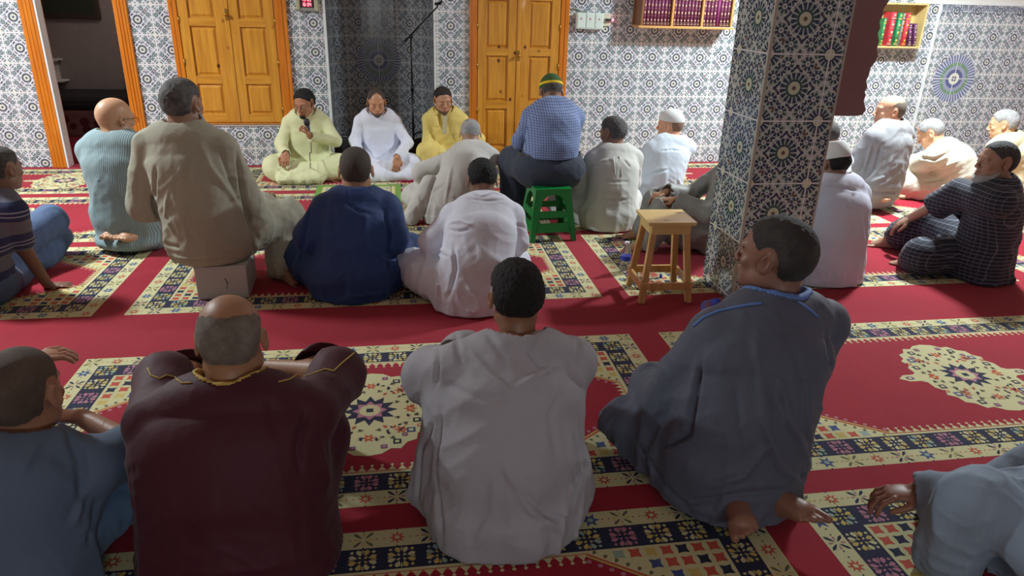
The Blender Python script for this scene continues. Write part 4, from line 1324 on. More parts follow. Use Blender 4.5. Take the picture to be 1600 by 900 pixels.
def creases(obj, strokes):
    me = obj.data; n = len(me.vertices)
    co = np.empty(n*3); me.vertices.foreach_get('co', co); co = co.reshape(-1, 3)
    no = np.empty(n*3); me.vertices.foreach_get('normal', no); no = no.reshape(-1, 3)
    disp = np.zeros(n)
    for pts, wd, dp in strokes:
        S_ = _surf(obj, pts)
        if len(S_) < 2: continue
        P_ = np.array([h[:] for h, _ in S_]); m_ = len(P_)
        lo = P_.min(0)-wd*4; hi = P_.max(0)+wd*4
        idx = np.where(((co > lo) & (co < hi)).all(1))[0]
        if not len(idx): continue
        best = np.full(len(idx), 1e9); bt = np.zeros(len(idx))
        for k in range(m_):
            d = ((co[idx]-P_[k])**2).sum(1)
            q_ = d < best; best[q_] = d[q_]; bt[q_] = k/(m_-1)
        r = np.sqrt(best)/wd
        end = np.clip(np.minimum(bt, 1-bt)*5+0.15, 0, 1)
        prof = (np.exp(-r*r)*1.35-np.exp(-(r/2.2)**2)*0.45)
        disp[idx] += dp*prof*end
    co += no*disp[:, None]
    me.vertices.foreach_set('co', co.ravel()); me.update()
def piping(obj, pts, r, mat, name='piping', lift=0.002):
    S_ = _surf(obj, pts, 4)
    if len(S_) < 3: return
    P_ = [h+nr*lift if nr.dot(h) > -9 else h for h, nr in S_]
    B().tube(P_, r, 6).build(name, mat, obj, True)
# ================================================================ THE CONGREGATION
def Fr(loc, yaw):
    c, s_ = math.cos(math.radians(yaw)), math.sin(math.radians(yaw))
    def f(px, py, Y):
        w_ = at(px, py, Y); dx, dy = w_.x-loc[0], w_.y-loc[1]
        return (dx*c+dy*s_, -dx*s_+dy*c, w_.z)
    return f
H_black = hair_mat((16, 15, 17)); H_grey = hair_mat((120, 120, 118), (62, 60, 58), 0.48); H_white = hair_mat((196, 196, 194), (150, 150, 150), 0.45)
H_buzz = hair_mat((78, 66, 56)); H_buzz2 = hair_mat((112, 98, 84), (90, 76, 64)); H_darkgrey = hair_mat((62, 58, 54), (100, 96, 92), 0.56)
H_fringe = hair_mat((150, 142, 130), (110, 98, 84), 0.5); H_beardw = hair_mat((205, 205, 202), (165, 165, 165), 0.4)

white = cloth_mat('white_cotton', (212, 212, 222)); cream = cloth_mat('cream_cotton', (226, 222, 204))
M_ = {}
# ---- the three men by the niche, facing the hall
q = Fr((-0.80, 6.98), 180)
def imam_left(K):
    robe(K, cloth_mat('pale_lime_robe', (212, 214, 168)), seed=3, amp=0.013, sleeve=(0.07, 0.064, 0.055), leg_r=(0.125, 0.115, 0.085),
         drapes=[((-0.28, 0.30, 0.08), (0.28, 0.30, 0.08), 0.085, 0.085, 0.08), ((-0.1, 0.42, 0.05), (0.22, 0.42, 0.05), 0.06, 0.06, 0.07)], collar=dict(h=0.034, r=0.006, t=0.004))
    b = B()
    for k, (px, py) in enumerate(((469, 205), (468, 219))): pass
    sp = K['bez'](0.75)
    f = Field(sp-V3(0.08, -0.06, 0.2), sp+V3(0.08, 0.26, 0.12), 0.004)
person_args = dict(face=True, skin=(150, 104, 78))
r, K = person((-0.80, 6.98), 180, at(475, 160, 6.85), 'seated man in pale lime robe and glasses speaking into a hand-held microphone', hyaw=-22, hpitch=16, s=1.0, seat=0.0,
       knees=[(-0.30, 0.26, 0.13), (0.30, 0.26, 0.13)], elbows=[(-0.25, 0.15, 0.34), (0.25, 0.12, 0.30)], wrists=[q(484, 213, 6.66), q(447, 241, 6.62)],
       hands=[dict(d=(0.35, 0.15, 0.9), n=(0.85, 0.5, -0.1), curl=1.25, fine=1, side=1), dict(d=(0.1, 0.6, -0.5), n=(0.2, -0.3, -1), curl=1.2, fine=1)],
       skin=(150, 104, 78), hair=dict(mat=H_black, thick=0.020, style='short', taper=0.03, jit=0.3), beard=dict(mat=H_black, style='goatee', thick=0.006), face=True, garment=imam_left)
K1 = K
# glasses
def glasses(K, mat, lens=True):
    b = B()
    for sx in (-1, 1):
        c = [(sx*0.034+0.021*math.cos(2*PI*k/18), 0.103, -0.010+0.015*math.sin(2*PI*k/18)) for k in range(19)]
        b.tube(c, 0.0014, 6, False)
        b.tube([(sx*0.055, 0.102, -0.004), (sx*0.078, 0.085, -0.002), (sx*0.086, 0.0, 0.0), (sx*0.088, -0.012, -0.012)], 0.0018, 6)
    b.tube([(-0.013, 0.103, -0.006), (0, 0.106, -0.003), (0.013, 0.103, -0.006)], 0.0014, 6)
    return b.build('glasses', mat, K['root'], True, K['Mh'])
glasses(K1, plain('spectacle_metal', (0.25, 0.2, 0.15), 0.3, 0.8))
def placket(K, mat, n=3, w=0.018, t0=0.55, t1=0.97, dy=0.15, dark=None):
    b = B(); pts = []
    for k in range(8):
        t = t0+(t1-t0)*k/7; p = K['bez'](t); d = dy*(1-0.35*k/7); pts.append(p+V3(0, d, 0))
    for k in range(n):
        p = pts[1+2*k]; b.lathe([(0.0001, 0.003), (0.006, 0.002), (0.006, 0)], c=p, seg=8)
    return b
q = Fr((-0.13, 7.02), 180)
def imam_mid(K):
    robe(K, cloth_mat('bright_white_robe', (222, 226, 240)), seed=8, amp=0.012, sleeve=(0.07, 0.062, 0.05), leg_r=(0.125, 0.115, 0.085),
         drapes=[((-0.26, 0.28, 0.08), (0.26, 0.28, 0.08), 0.085, 0.085, 0.08), ((-0.26, 0.38, 0.05), (0.1, 0.40, 0.05), 0.06, 0.06, 0.07)], collar=dict(h=0.036, r=0.002, t=0.004))
person((-0.13, 7.02), 180, at(588, 159, 6.90), 'seated man in bright white robe facing the hall from the centre of the niche', hyaw=6, hpitch=14, seat=0.0,
       knees=[(-0.27, 0.27, 0.12), (0.24, 0.27, 0.13)], elbows=[(-0.24, 0.12, 0.30), (0.25, 0.10, 0.32)], wrists=[q(620, 246, 6.62), (0.20, 0.30, 0.2)],
       hands=[dict(d=(0.05, 0.3, -0.8), n=(0.3, -0.6, -0.5), curl=0.5, fine=1), dict(d=(-0.3, 0.5, -0.3), curl=0.6)],
       skin=(168, 122, 94), hair=dict(mat=H_buzz, thick=0.004, style='recede'), beard=dict(mat=hair_mat((96, 80, 68)), style='full', thick=0.002), face=True, garment=imam_mid)
q = Fr((0.52, 7.0), 170)
def imam_right(K):
    robe(K, cloth_mat('soft_yellow_robe', (226, 206, 120)), seed=12, amp=0.014, sleeve=(0.07, 0.066, 0.058), leg_r=(0.125, 0.11, 0.085),
         drapes=[((0.24, 0.20, 0.12), (0.24, 0.34, 0.06), 0.12, 0.09, 0.08), ((-0.2, 0.30, 0.07), (0.2, 0.30, 0.07), 0.08, 0.08, 0.08)], collar=dict(h=0.034, r=0.008, t=0.006))
    b = B().box(-0.022, 0.022, -0.004, 0.004, -0.11, 0.11, 0.002)
    p = K['bez'](0.80)
    b.build('placket', cloth_mat('greyish_placket', (188, 180, 140)), K['root'], False, Matrix.Translation((p[0], p[1]+0.158, p[2])) @ Matrix.Rotation(0.25, 4, 'X'))
    f = Field(p-V3(0.25, 0.05, 0.2), p+V3(0.25, 0.3, 0.25), 0.006)
    f.chain([p+V3(0.055, 0.10, 0.10), p+V3(0.09, 0.145, 0.03), p+V3(0.07, 0.165, -0.03)], [0.022, 0.026, 0.018], 0.01)
    f.folds(0.006, fold_fn(5, 14))
    add_mesh('turned_collar', [f.mesh()], cloth_mat('soft_yellow_robe', (0, 0, 0)), K['root'])
person((0.57, 7.0), 170, at(692, 156, 6.88), 'seated man in soft yellow robe right of the niche, dark cropped hair', hyaw=20, hpitch=10, seat=0.0,
       knees=[(-0.28, 0.24, 0.14), (0.24, 0.26, 0.24)], ankles=[(0.1, 0.36, 0.06), (0.24, 0.30, 0.05)], elbows=[(-0.24, 0.10, 0.34), (0.25, 0.12, 0.30)], wrists=[(-0.05, 0.30, 0.20), (0.02, 0.30, 0.18)],
       skin=(162, 118, 92), hair=dict(mat=hair_mat((40, 34, 32)), thick=0.009, style='short'), beard=dict(mat=hair_mat((110, 86, 72)), style='full', thick=0.0012), face=True, garment=imam_right)

# ---- P1 left edge, striped shirt and jeans
q = Fr((-2.28, 4.02), -35)
jeans = cloth_mat('blue_jeans', (78, 98, 132))
def g1(K):
    trousers(K, jeans, seed=4, r=(0.115, 0.095, 0.080))
    robe(K, cloth_mat('navy_striped_tshirt', (40, 50, 92), 'bands', col2=(104, 108, 122), pz=0.19), 'tshirt', seed=5, amp=0.010, sleeve=(0.085, 0.080, 0.080), sleeve_end=0.42, legs=False, base=[((0, 0, 0.16), (0.2, 0.17, 0.12))], low=0.06)
def trousers(K, mat, seed=1, r=(0.12, 0.09, 0.075), amp=0.010, upto=0.92, base=None, name='trousers', h=None, low=0.003):
    h = h or (0.008 if K['near'] else 0.010)
    lo, hi = K['lo'].copy()-0.06, K['hi'].copy()+0.06; lo[2] = -0.03; hi[2] = min(hi[2], max(K['knees'][0][2], K['knees'][1][2], K['Pv'][2])+0.3)
    f = Field(lo, hi, h); s = K['s']
    for i in (0, 1):
        kn, an = K['knees'][i], K['ankles'][i]
        f.rc(K['hip'][i], kn, r[0]*s, r[1]*s, 0.04); f.rc(kn, kn+(an-kn)*upto, r[1]*s, r[2]*s, 0.03)
    f.el(K['Pv'], (0.205*s, 0.165*s, 0.14*s), 0.05)
    for b_ in (base or []): f.el(b_[0], b_[1], 0.06)
    f.folds(amp, fold_fn(seed, 11, 0.5, zref=2)); f.clipz(low)
    return add_mesh(name, [f.mesh()], mat, K['root'])
person((-2.28, 4.02), -35, at(2, 262, 4.10), 'man at the left edge in striped t-shirt and jeans leaning on his hand', hyaw=10, hpitch=5, s=1.0,
       knees=[q(78, 345, 4.66), q(30, 440, 4.35)], ankles=[q(70, 410, 4.75), q(95, 365, 4.75)], feet=[dict(d=(0.3, 1, 0.1), up=(0, 0, 1)), dict(d=(0.0, 0.15, 1.0), up=(0.0, 1, -0.2))],
       elbows=[(-0.3, 0.1, 0.3), q(35, 385, 4.12)], wrists=[(-0.2, 0.3, 0.2), q(75, 446, 4.16)], hands=[None, dict(d=(0.75, 0.75, -0.08), n=(0, 0, -1), curl=0.1, fine=1)],
       skin=(118, 88, 72), hair=dict(mat=H_darkgrey, thick=0.005, style='short'), garment=g1)

# ---- P2 kneeling, bald, pale blue ribbed shirt
q = Fr((-1.74, 4.86), -12)
def g2(K):
    robe(K, cloth_mat('pale_blue_ribbed_knit', (150, 174, 178), 'rib'), 'tunic', seed=7, amp=0.012, sleeve=(0.082, 0.078, 0.07), leg_r=(0.15, 0.11, 0.085), leg_upto=0.85,
         base=[((0, 0.02, 0.17), (0.235, 0.20, 0.17)), ((0.0, 0.0, 0.07), (0.25, 0.23, 0.08))], drapes=[((0.05, 0.0, 0.06), (0.28, 0.1, 0.05), 0.07, 0.06, 0.06)])
    band(K, plain('dark_teal_collar', srgb(66, 84, 88), 0.8), 0.022, 0.002, 'collar', 0.006, -0.012)
r, K = person((-1.74, 4.86), -12, at(181, 183, 4.93), 'bald man with glasses kneeling in a pale blue ribbed tunic beside the doorway', hyaw=-28, hpitch=6, s=1.08, hs=1.08, seat=0.12,
       knees=[(-0.17, 0.42, 0.09), (0.17, 0.42, 0.09)], ankles=[(-0.10, -0.02, 0.07), (0.12, -0.06, 0.07)], feet=[dict(d=(0.3, -1, 0), up=(0, 0, -1)), dict(d=(-0.5, -0.8, 0), up=(0, 0.2, -1), side=-1)],
       sw=0.176, tor=((.19, .16), (.18, .15), (.20, .14), (.19, .115)), skin=(176, 136, 108), fat=1.12, hair=None, garment=g2)
glasses(K, plain('black_frame', (0.02, 0.02, 0.02), 0.3))

# ---- P3 on the white box, olive-grey robe
q = Fr((-1.06, 4.04), -10)
def boxcut(fd):
    m_ = (np.abs(fd.ax[0]-0.03) < 0.19)[:, None, None] & (fd.ax[1] < 0.24)[None, :, None]
    lim = F32(0.2)-fd.ax[2][None, None, :]
    fd.d = np.where(m_, np.maximum(fd.d, lim), fd.d)
def g3(K):
    o_ = robe(K, cloth_mat('olive_grey_linen', (166, 164, 144)), seed=21, amp=0.020, sleeve=(0.085, 0.095, 0.09), sl_drop=0.025, leg_r=(0.135, 0.11, 0.08), h=0.008,
         base=[((0.02, 0.0, 0.30), (0.22, 0.19, 0.13))], drapes=[((0.16, 0.10, 0.30), (0.34, 0.42, 0.32), 0.11, 0.10, 0.06), ((0.33, 0.34, 0.32), (0.34, 0.36, 0.16), 0.08, 0.06, 0.06)], low=0.02, hemcut=boxcut)
    creases(o_, [([(243, 262), (241, 320), (252, 348)], 0.014, -0.026), ([(370, 235), (378, 298), (391, 353), (404, 374)], 0.014, -0.026), ([(315, 227), (328, 260), (366, 311), (387, 362)], 0.016, 0.012), ([(345, 232), (352, 262), (375, 320)], 0.013, -0.01), ([(250, 379), (281, 387)], 0.012, -0.012), ([(262, 300), (258, 340), (275, 370)], 0.013, 0.01), ([(300, 240), (290, 290)], 0.016, -0.008), ([(250, 395), (290, 405), (350, 400)], 0.012, 0.009), ([(395, 380), (400, 400), (395, 415)], 0.012, -0.02), ([(215, 270), (212, 320)], 0.013, -0.008)])
    band(K, cloth_mat('olive_grey_linen', (0, 0, 0)), 0.018, 0.003, 'collar', 0.004, -0.008)
def stool_shins(K): pass
person((-1.06, 4.04), -10, at(286, 160, 4.12), 'grey haired man in olive grey robe sitting on a low white box', hyaw=-12, hpitch=3, s=1.1, hs=1.10, seat=0.19,
       knees=[(-0.24, 0.42, 0.34), (0.30, 0.42, 0.34)], ankles=[(-0.24, 0.50, 0.06), (0.32, 0.22, 0.06)], feet=[dict(d=(-0.2, 1, 0), up=(0, 0, 1)), dict(d=(0.7, -0.6, 0), up=(0, 0, 1))],
       elbows=[q(226, 318, 4.12), q(402, 350, 4.16)], wrists=[(-0.14, 0.30, 0.42), (0.2, 0.36, 0.42)],
       sw=0.180, tor=((.20, .165), (.185, .15), (.20, .14), (.185, .11)), skin=(138, 104, 84), fat=1.1, hair=dict(mat=H_grey, thick=0.007, style='short'), beard=dict(mat=H_beardw, thick=0.012, style='full'), garment=g3)

# ---- P7 bowing old man in pale robe
q = Fr((0.40, 5.33), 12)
def g7(K):
    o_ = robe(K, cloth_mat('pale_grey_robe', (196, 194, 188)), seed=31, amp=0.017, sleeve=(0.078, 0.078, 0.075), sl_drop=0.02, leg_r=(0.12, 0.10, 0.08),
         base=[((0, 0.0, 0.11), (0.22, 0.18, 0.14))], drapes=[((-0.16, 0.02, 0.30), (-0.33, -0.03, 0.03), 0.07, 0.06, 0.08)])
    creases(o_, [([(690, 250), (672, 300), (660, 345)], 0.014, -0.018), ([(705, 260), (695, 320)], 0.014, 0.01)])
    band(K, cloth_mat('white_cotton', (0, 0, 0)), 0.05, 0.004, 'collar', 0.004, 0.0)
person((0.40, 5.33), 8, at(735, 208, 5.66), 'old man in pale grey robe bowing his balding head before the yellow robed man', hyaw=-12, hpitch=38, s=1.02, hs=0.98, backc=-0.10,
       knees=[(-0.22, 0.34, 0.12), (0.24, 0.32, 0.12)], elbows=[(-0.17, 0.26, 0.34), (0.18, 0.28, 0.34)], tor=((.18, .15), (.175, .145), (.185, .138), (.170, .108)), sw=0.155, skin=(150, 118, 100), hair=dict(mat=H_white, thick=0.004, style='horseshoe'), garment=g7)

# ---- P8 white robe, black hair, bowed
q = Fr((0.40, 3.68), 0)
def g8(K):
    o_ = robe(K, cloth_mat('lilac_white_robe', (222, 226, 238)), seed=41, amp=0.015, sleeve=(0.083, 0.082, 0.07), leg_r=(0.14, 0.115, 0.09), h=0.008,
         base=[((0, 0.0, 0.11), (0.24, 0.19, 0.14))], drapes=[((-0.12, 0.05, 0.09), (-0.31, 0.26, 0.10), 0.10, 0.09, 0.08)])
    creases(o_, [([(722, 309), (760, 314), (805, 311)], 0.007, -0.008), ([(700, 349), (718, 345), (738, 352)], 0.01, 0.012), ([(700, 358), (715, 362), (735, 358)], 0.009, -0.012), ([(709, 385), (712, 422), (700, 466)], 0.012, -0.02), ([(828, 323), (830, 385)], 0.01, -0.012), ([(802, 350), (815, 353), (830, 363)], 0.01, -0.01), ([(670, 400), (690, 390), (706, 400)], 0.012, 0.01), ([(680, 420), (690, 470)], 0.012, -0.01), ([(740, 300), (752, 306), (770, 300), (790, 306)], 0.008, 0.008)])
    band(K, cloth_mat('lilac_white_robe', (0, 0, 0)), 0.052, 0.006, 'collar', 0.004, 0.004)
person((0.40, 3.68), 0, at(753, 281, 3.98), 'man with black hair bowing in a lilac white robe, centre of the hall', hyaw=0, hpitch=34, s=1.03, hs=1.0, backc=-0.09,
       knees=[(-0.33, 0.30, 0.13), (0.27, 0.32, 0.13)], elbows=[(-0.22, 0.20, 0.31), (0.27, 0.20, 0.30)], skin=(112, 80, 62), hair=dict(mat=H_black, thick=0.010, style='short'), garment=g8)

# ---- P9 on the green stool, blue check shirt
def g9(K):
    trousers(K, cloth_mat('dark_slate_trousers', (50, 58, 74)), seed=3, r=(0.13, 0.105, 0.09), base=[((0, 0.02, K['seat']+0.10), (0.25, 0.20, 0.15))], upto=0.98)
    robe(K, cloth_mat('blue_check_shirt', (132, 152, 196), 'check', col2=(56, 66, 104), px=0.017, pz=0.017, w=0.16), 'shirt', seed=51, amp=0.012, sleeve=(0.082, 0.075, 0.06), legs=False,
         base=[((0, 0.04, K['seat']+0.27), (0.20, 0.155, 0.12))], low=K['seat']+0.20)
    f = Field((-0.3, -0.3, K['seat']+0.1), (0.3, 0.3, K['seat']+0.35), 0.006)
    c = V3(0, 0.03, K['seat']+0.205)
    f.el(c, (0.226, 0.182, 0.5), 0); f.el(c, (0.216, 0.172, 0.5), 0, op='sub')
    f.d = np.maximum(f.d, np.abs(f.ax[2][None, None, :]-F32(c[2]))-0.018)
    add_mesh('belt', [f.mesh()], plain('black_leather', (0.02, 0.02, 0.022), 0.4), K['root'])
    f = None
    cap(K, plain('green_knit', srgb(58, 92, 48), 0.9, bumpy=0.8, bs=300), z0=0.018, tilt=-0.40, rise=0.014, band_mat=plain('yellow_knit', srgb(236, 196, 20), 0.8, bumpy=0.5, bs=300))
    band(K, cloth_mat('blue_check_shirt', (0, 0, 0)), 0.035, 0.004, 'collar', 0.004, 0.0)
person((1.09, 5.00), 0, at(861, 143, 5.28), 'man in blue check shirt and green yellow cap sitting on the green stool', hyaw=0, hpitch=42, s=1.06, hs=1.0, seat=0.365, backc=-0.10,
       knees=[(-0.20, 0.42, 0.44), (0.20, 0.42, 0.44)], ankles=[(-0.2, 0.36, 0.07), (0.2, 0.36, 0.07)], feet=[dict(d=(-0.1, 1, 0), up=(0, 0, 1)), dict(d=(0.1, 1, 0), up=(0, 0, 1))],
       elbows=[(-0.17, 0.24, 0.62), (0.19, 0.24, 0.62)], wrists=[(-0.12, 0.42, 0.52), (0.12, 0.42, 0.52)], sw=0.155, tor=((.185, .155), (.17, .145), (.175, .135), (.165, .11)),
       skin=(120, 88, 70), hair=dict(mat=H_darkgrey, thick=0.003, style='short', cut=lambda p: 0.02-p[:, 2]), garment=g9)

# ---- P10, P11
def g10(K):
    o_ = robe(K, cloth_mat('off_white_cotton', (204, 206, 200)), seed=61, amp=0.012, sleeve=(0.088, 0.086, 0.075), leg_r=(0.14, 0.115, 0.09),
         base=[((0, 0.0, 0.11), (0.25, 0.20, 0.14)), ((-0.25, 0.2, 0.06), (0.14, 0.14, 0.09))])
    creases(o_, [([(940, 282), (960, 284), (984, 284)], 0.008, -0.008), ([(942, 313), (960, 314), (986, 311)], 0.009, -0.008), ([(920, 260), (950, 248)], 0.012, 0.008), ([(985, 262), (975, 250)], 0.01, -0.01)])
    p = K['bez'](0.78)
    b = B()
    for x in (-0.025, 0.025): b.tube([(x, K['bez'](t)[1]-0.155+0.03*(t-0.5)**2, K['bez'](t)[2]) for t in (0.95, 0.85, 0.75, 0.66, 0.6)], 0.004, 5)
    b.build('back_pleat', cloth_mat('off_white_cotton', (0, 0, 0)), K['root'])
    band(K, cloth_mat('off_white_cotton', (0, 0, 0)), 0.03, 0.003, 'collar', 0.004, 0.0)
person((1.59, 5.10), 6, at(957, 206, 5.28), 'grey haired man in off white robe looking left, seated right of the green stool', hyaw=28, hpitch=12, s=1.0, hs=1.0,
       elbows=[(-0.17, 0.18, 0.30), (0.23, 0.15, 0.30)], skin=(138, 104, 88), hair=dict(mat=hair_mat((112, 112, 112), (70, 70, 70), 0.5), thick=0.009, style='short'), garment=g10)
def g11(K):
    o_ = robe(K, cloth_mat('bluish_white_shirt', (206, 218, 230)), seed=71, amp=0.016, sleeve=(0.085, 0.08, 0.07), leg_r=(0.14, 0.115, 0.09), base=[((0, 0.0, 0.12), (0.24, 0.19, 0.14))])
    creases(o_, [([(1001, 277), (1020, 270), (1045, 265)], 0.01, -0.014), ([(1031, 236), (1050, 234), (1068, 237)], 0.008, -0.008), ([(1060, 280), (1068, 300)], 0.014, 0.012)])
    cap(K, plain('white_cap_cotton', srgb(222, 224, 224), 0.85, bumpy=0.3, bs=120), z0=0.030, tilt=-0.12, rise=0.016)
    band(K, cloth_mat('bluish_white_shirt', (0, 0, 0)), 0.032, 0.003, 'collar', 0.004, 0.0)
person((2.16, 5.66), 10, at(1047, 194, 5.78), 'man in white skull cap and bluish white shirt looking left, beside the pillar', hyaw=42, hpitch=4, s=1.05, hs=1.02,
       skin=(196, 150, 122), hair=dict(mat=hair_mat((150, 120, 100)), thick=0.001, style='short', cut=lambda p: 0.03-p[:, 2]), face=True, garment=g11)

# ---- P12 seated behind the pillar, grey robe, knee raised
q = Fr((2.12, 4.42), 62)
def g12(K):
    robe(K, cloth_mat('grey_satin_robe', (128, 128, 122), rough=0.55), seed=81, amp=0.017, sleeve=(0.085, 0.08, 0.075), leg_r=(0.125, 0.10, 0.08), leg_upto=0.9, base=[((0, 0.0, 0.12), (0.24, 0.2, 0.14)), ((0, 0.25, 0.12), (0.15, 0.2, 0.12))])
person((2.22, 4.50), 82, (2.26, 4.52, 0.75), 'man in grey satin robe with raised knee, almost hidden behind the pillar', hyaw=0, hpitch=6, s=1.0,
       knees=[(-0.10, 0.44, 0.31), (0.22, 0.42, 0.28)], ankles=[(-0.08, 0.52, 0.06), (0.20, 0.50, 0.06)], feet=[dict(d=(0, 1, 0), up=(0, 0, 1)), dict(d=(0, 1, 0), up=(0, 0, 1))],
       elbows=[(-0.24, 0.16, 0.32), (0.25, 0.18, 0.32)], wrists=[(-0.13, 0.36, 0.385), (0.18, 0.36, 0.355)], hands=[dict(d=(0.3, 0.8, -0.1), n=(0, 0, -1), curl=0.4), dict(d=(-0.3, 0.8, -0.2), n=(0, 0, -1), curl=0.5)],
       skin=(150, 112, 88), hair=dict(mat=H_darkgrey, thick=0.006, style='short'), garment=g12)

# ---- P13 navy robe
def g13(K):
    o_ = robe(K, cloth_mat('deep_navy_robe', (26, 56, 108), rough=0.7), seed=91, amp=0.018, sleeve=(0.098, 0.10, 0.10), sl_drop=0.02, leg_r=(0.14, 0.125, 0.10), h=0.008,
         base=[((0, 0.0, 0.11), (0.27, 0.20, 0.15))], drapes=[((-0.16, 0.02, 0.1), (-0.30, 0.24, 0.12), 0.12, 0.10, 0.08), ((0.16, 0.02, 0.1), (0.28, 0.24, 0.12), 0.12, 0.10, 0.08)], neck_in=0.010)
    creases(o_, [([(488, 310), (476, 360), (466, 420)], 0.013, -0.02), ([(600, 330), (607, 365), (604, 405), (612, 440)], 0.013, -0.022), ([(540, 315), (560, 330), (585, 335)], 0.012, -0.008), ([(520, 320), (525, 400)], 0.018, -0.006), ([(570, 330), (575, 420)], 0.018, 0.007), ([(607, 405), (625, 395)], 0.01, -0.014)])
    band(K, plain('white_undershirt', srgb(210, 214, 224), 0.9), 0.020, -0.001, 'undershirt_collar', 0.003, 0.002)
person((-0.27, 3.93), 0, at(556, 264, 4.08), 'man with shaved head in loose deep navy robe, before the green prayer mat', hyaw=0, hpitch=6, s=1.05, hs=1.12, fat=1.05,
       knees=[(-0.29, 0.29, 0.13), (0.32, 0.30, 0.13)], elbows=[(-0.225, 0.05, 0.34), (0.235, 0.05, 0.32)], wrists=[(-0.22, 0.28, 0.24), (0.22, 0.28, 0.22)], skin=(150, 112, 88),
       hair=dict(mat=H_buzz, thick=0.0022, style='short'), garment=g13, sw=0.158)

# ---- P19 white robe, knit kufi
def g19(K):
    o_ = robe(K, cloth_mat('soft_white_robe', (204, 206, 222)), seed=101, amp=0.013, sleeve=(0.085, 0.08, 0.07), leg_r=(0.15, 0.12, 0.09), base=[((0, 0.0, 0.12), (0.27, 0.21, 0.16))])
    creases(o_, [([(1282, 288), (1310, 291), (1340, 299)], 0.008, -0.008), ([(1335, 300), (1325, 330)], 0.014, -0.01), ([(1345, 330), (1352, 400)], 0.016, 0.01)])
    cap(K, plain('white_knit_cap', srgb(214, 216, 214), 0.9, bumpy=0.8, bs=260), z0=0.012, tilt=0.10, rise=0.016, flat=0.118)
    band(K, cloth_mat('soft_white_robe', (0, 0, 0)), 0.034, 0.003, 'collar', 0.004, 0.0)
person((2.66, 3.92), 6, at(1300, 252, 4.06), 'man in white knit kufi and long white robe, seated right of the pillar', hyaw=14, hpitch=14, s=1.06, hs=1.03, backc=-0.05,
       skin=(124, 92, 76), hair=dict(mat=H_black, thick=0.006, style='short', cut=lambda p: 0.03-p[:, 2]), garment=g19, sw=0.17, tor=((.225, .18), (.21, .165), (.205, .15), (.18, .115)))
# ---- P20 behind him
def g20(K):
    robe(K, cloth_mat('bluish_white_shirt', (0, 0, 0)), seed=111, amp=0.013, base=[((0, 0.0, 0.12), (0.24, 0.2, 0.15))])
    band(K, plain('black_white_scarf', srgb(190, 195, 200), 0.8), 0.05, 0.012, 'scarf', 0.010, 0.0)
person((3.22, 4.95), 0, at(1288, 212, 5.10), 'bowed man in white with scarf at his neck, mostly hidden behind the pillar', hyaw=30, hpitch=25, s=1.0,
       skin=(130, 100, 84), hair=dict(mat=H_darkgrey, thick=0.006, style='short'), garment=g20)
# ---- P21 kneeling bald man in grey
def g21(K):
    o_ = robe(K, cloth_mat('light_grey_knit', (150, 152, 156)), 'tunic', seed=121, amp=0.017, sleeve=(0.092, 0.09, 0.08), sl_drop=0.02, leg_r=(0.15, 0.12, 0.085), leg_upto=0.75,
         base=[((0, 0.02, 0.17), (0.24, 0.21, 0.17)), ((0, 0.08, 0.09), (0.2, 0.2, 0.09))], low=0.03)
    creases(o_, [([(1362, 225), (1352, 260), (1345, 285)], 0.014, 0.014), ([(1378, 225), (1366, 265), (1350, 282)], 0.012, -0.016), ([(1395, 240), (1385, 275), (1360, 285)], 0.012, 0.011), ([(1420, 250), (1422, 270)], 0.012, 0.014), ([(1360, 300), (1400, 300), (1425, 290)], 0.014, -0.01)])
person((4.02, 5.42), 22, at(1390, 172, 5.50), 'bald man in light grey tunic kneeling in profile beside the hanging brown board', hyaw=52, hpitch=0, s=1.10, hs=1.08, seat=0.13, fat=1.12,
       knees=[(-0.18, 0.42, 0.09), (0.18, 0.42, 0.09)], ankles=[(-0.10, 0.0, 0.07), (0.12, 0.0, 0.07)], feet=[dict(d=(0.2, -1, 0), up=(0, 0, -1)), dict(d=(-0.1, -1, 0), up=(0, 0, -1))],
       sw=0.180, tor=((.20, .165), (.19, .15), (.20, .14), (.19, .115)), skin=(190, 146, 120), hair=dict(mat=hair_mat((120, 108, 96)), thick=0.0015, style='horseshoe'), face=True, garment=g21)
# ---- P22 bowed in cream
def g22(K):
    o_ = robe(K, cloth_mat('cream_cotton', (0, 0, 0)), seed=131, amp=0.020, sleeve=(0.095, 0.09, 0.08), sl_drop=0.03, leg_r=(0.15, 0.12, 0.09), base=[((0, 0.0, 0.12), (0.27, 0.22, 0.16))])
    creases(o_, [([(1435, 245), (1460, 250), (1490, 235)], 0.014, -0.014), ([(1440, 265), (1470, 262), (1500, 250)], 0.014, 0.013), ([(1440, 285), (1470, 280), (1500, 265)], 0.014, -0.014), ([(1460, 295), (1490, 285)], 0.012, 0.012)])
person((4.98, 5.66), 32, at(1453, 207, 5.80), 'old man with white cropped hair bowing in a loose cream robe', hyaw=20, hpitch=36, s=1.10, hs=1.05, backc=-0.10, sh=(0.0, -0.02, 0.0),
       elbows=[(-0.22, 0.3, 0.30), (0.22, 0.28, 0.30)], skin=(196, 150, 120), hair=dict(mat=H_white, thick=0.003, style='recede'), garment=g22, sw=0.176)
# ---- P23 far right
def g23(K):
    robe(K, cloth_mat('pale_butter_robe', (232, 226, 184)), seed=141, amp=0.018, sleeve=(0.09, 0.085, 0.08), leg_r=(0.15, 0.12, 0.09), base=[((0, 0.0, 0.12), (0.26, 0.2, 0.15))])
person((5.98, 5.98), 22, at(1567, 193, 6.02), 'white haired man in pale butter yellow robe at the far right edge', hyaw=26, hpitch=12, s=1.12, hs=1.10,
       skin=(196, 150, 118), hair=dict(mat=H_white, thick=0.008, style='short'), garment=g23, sw=0.180)
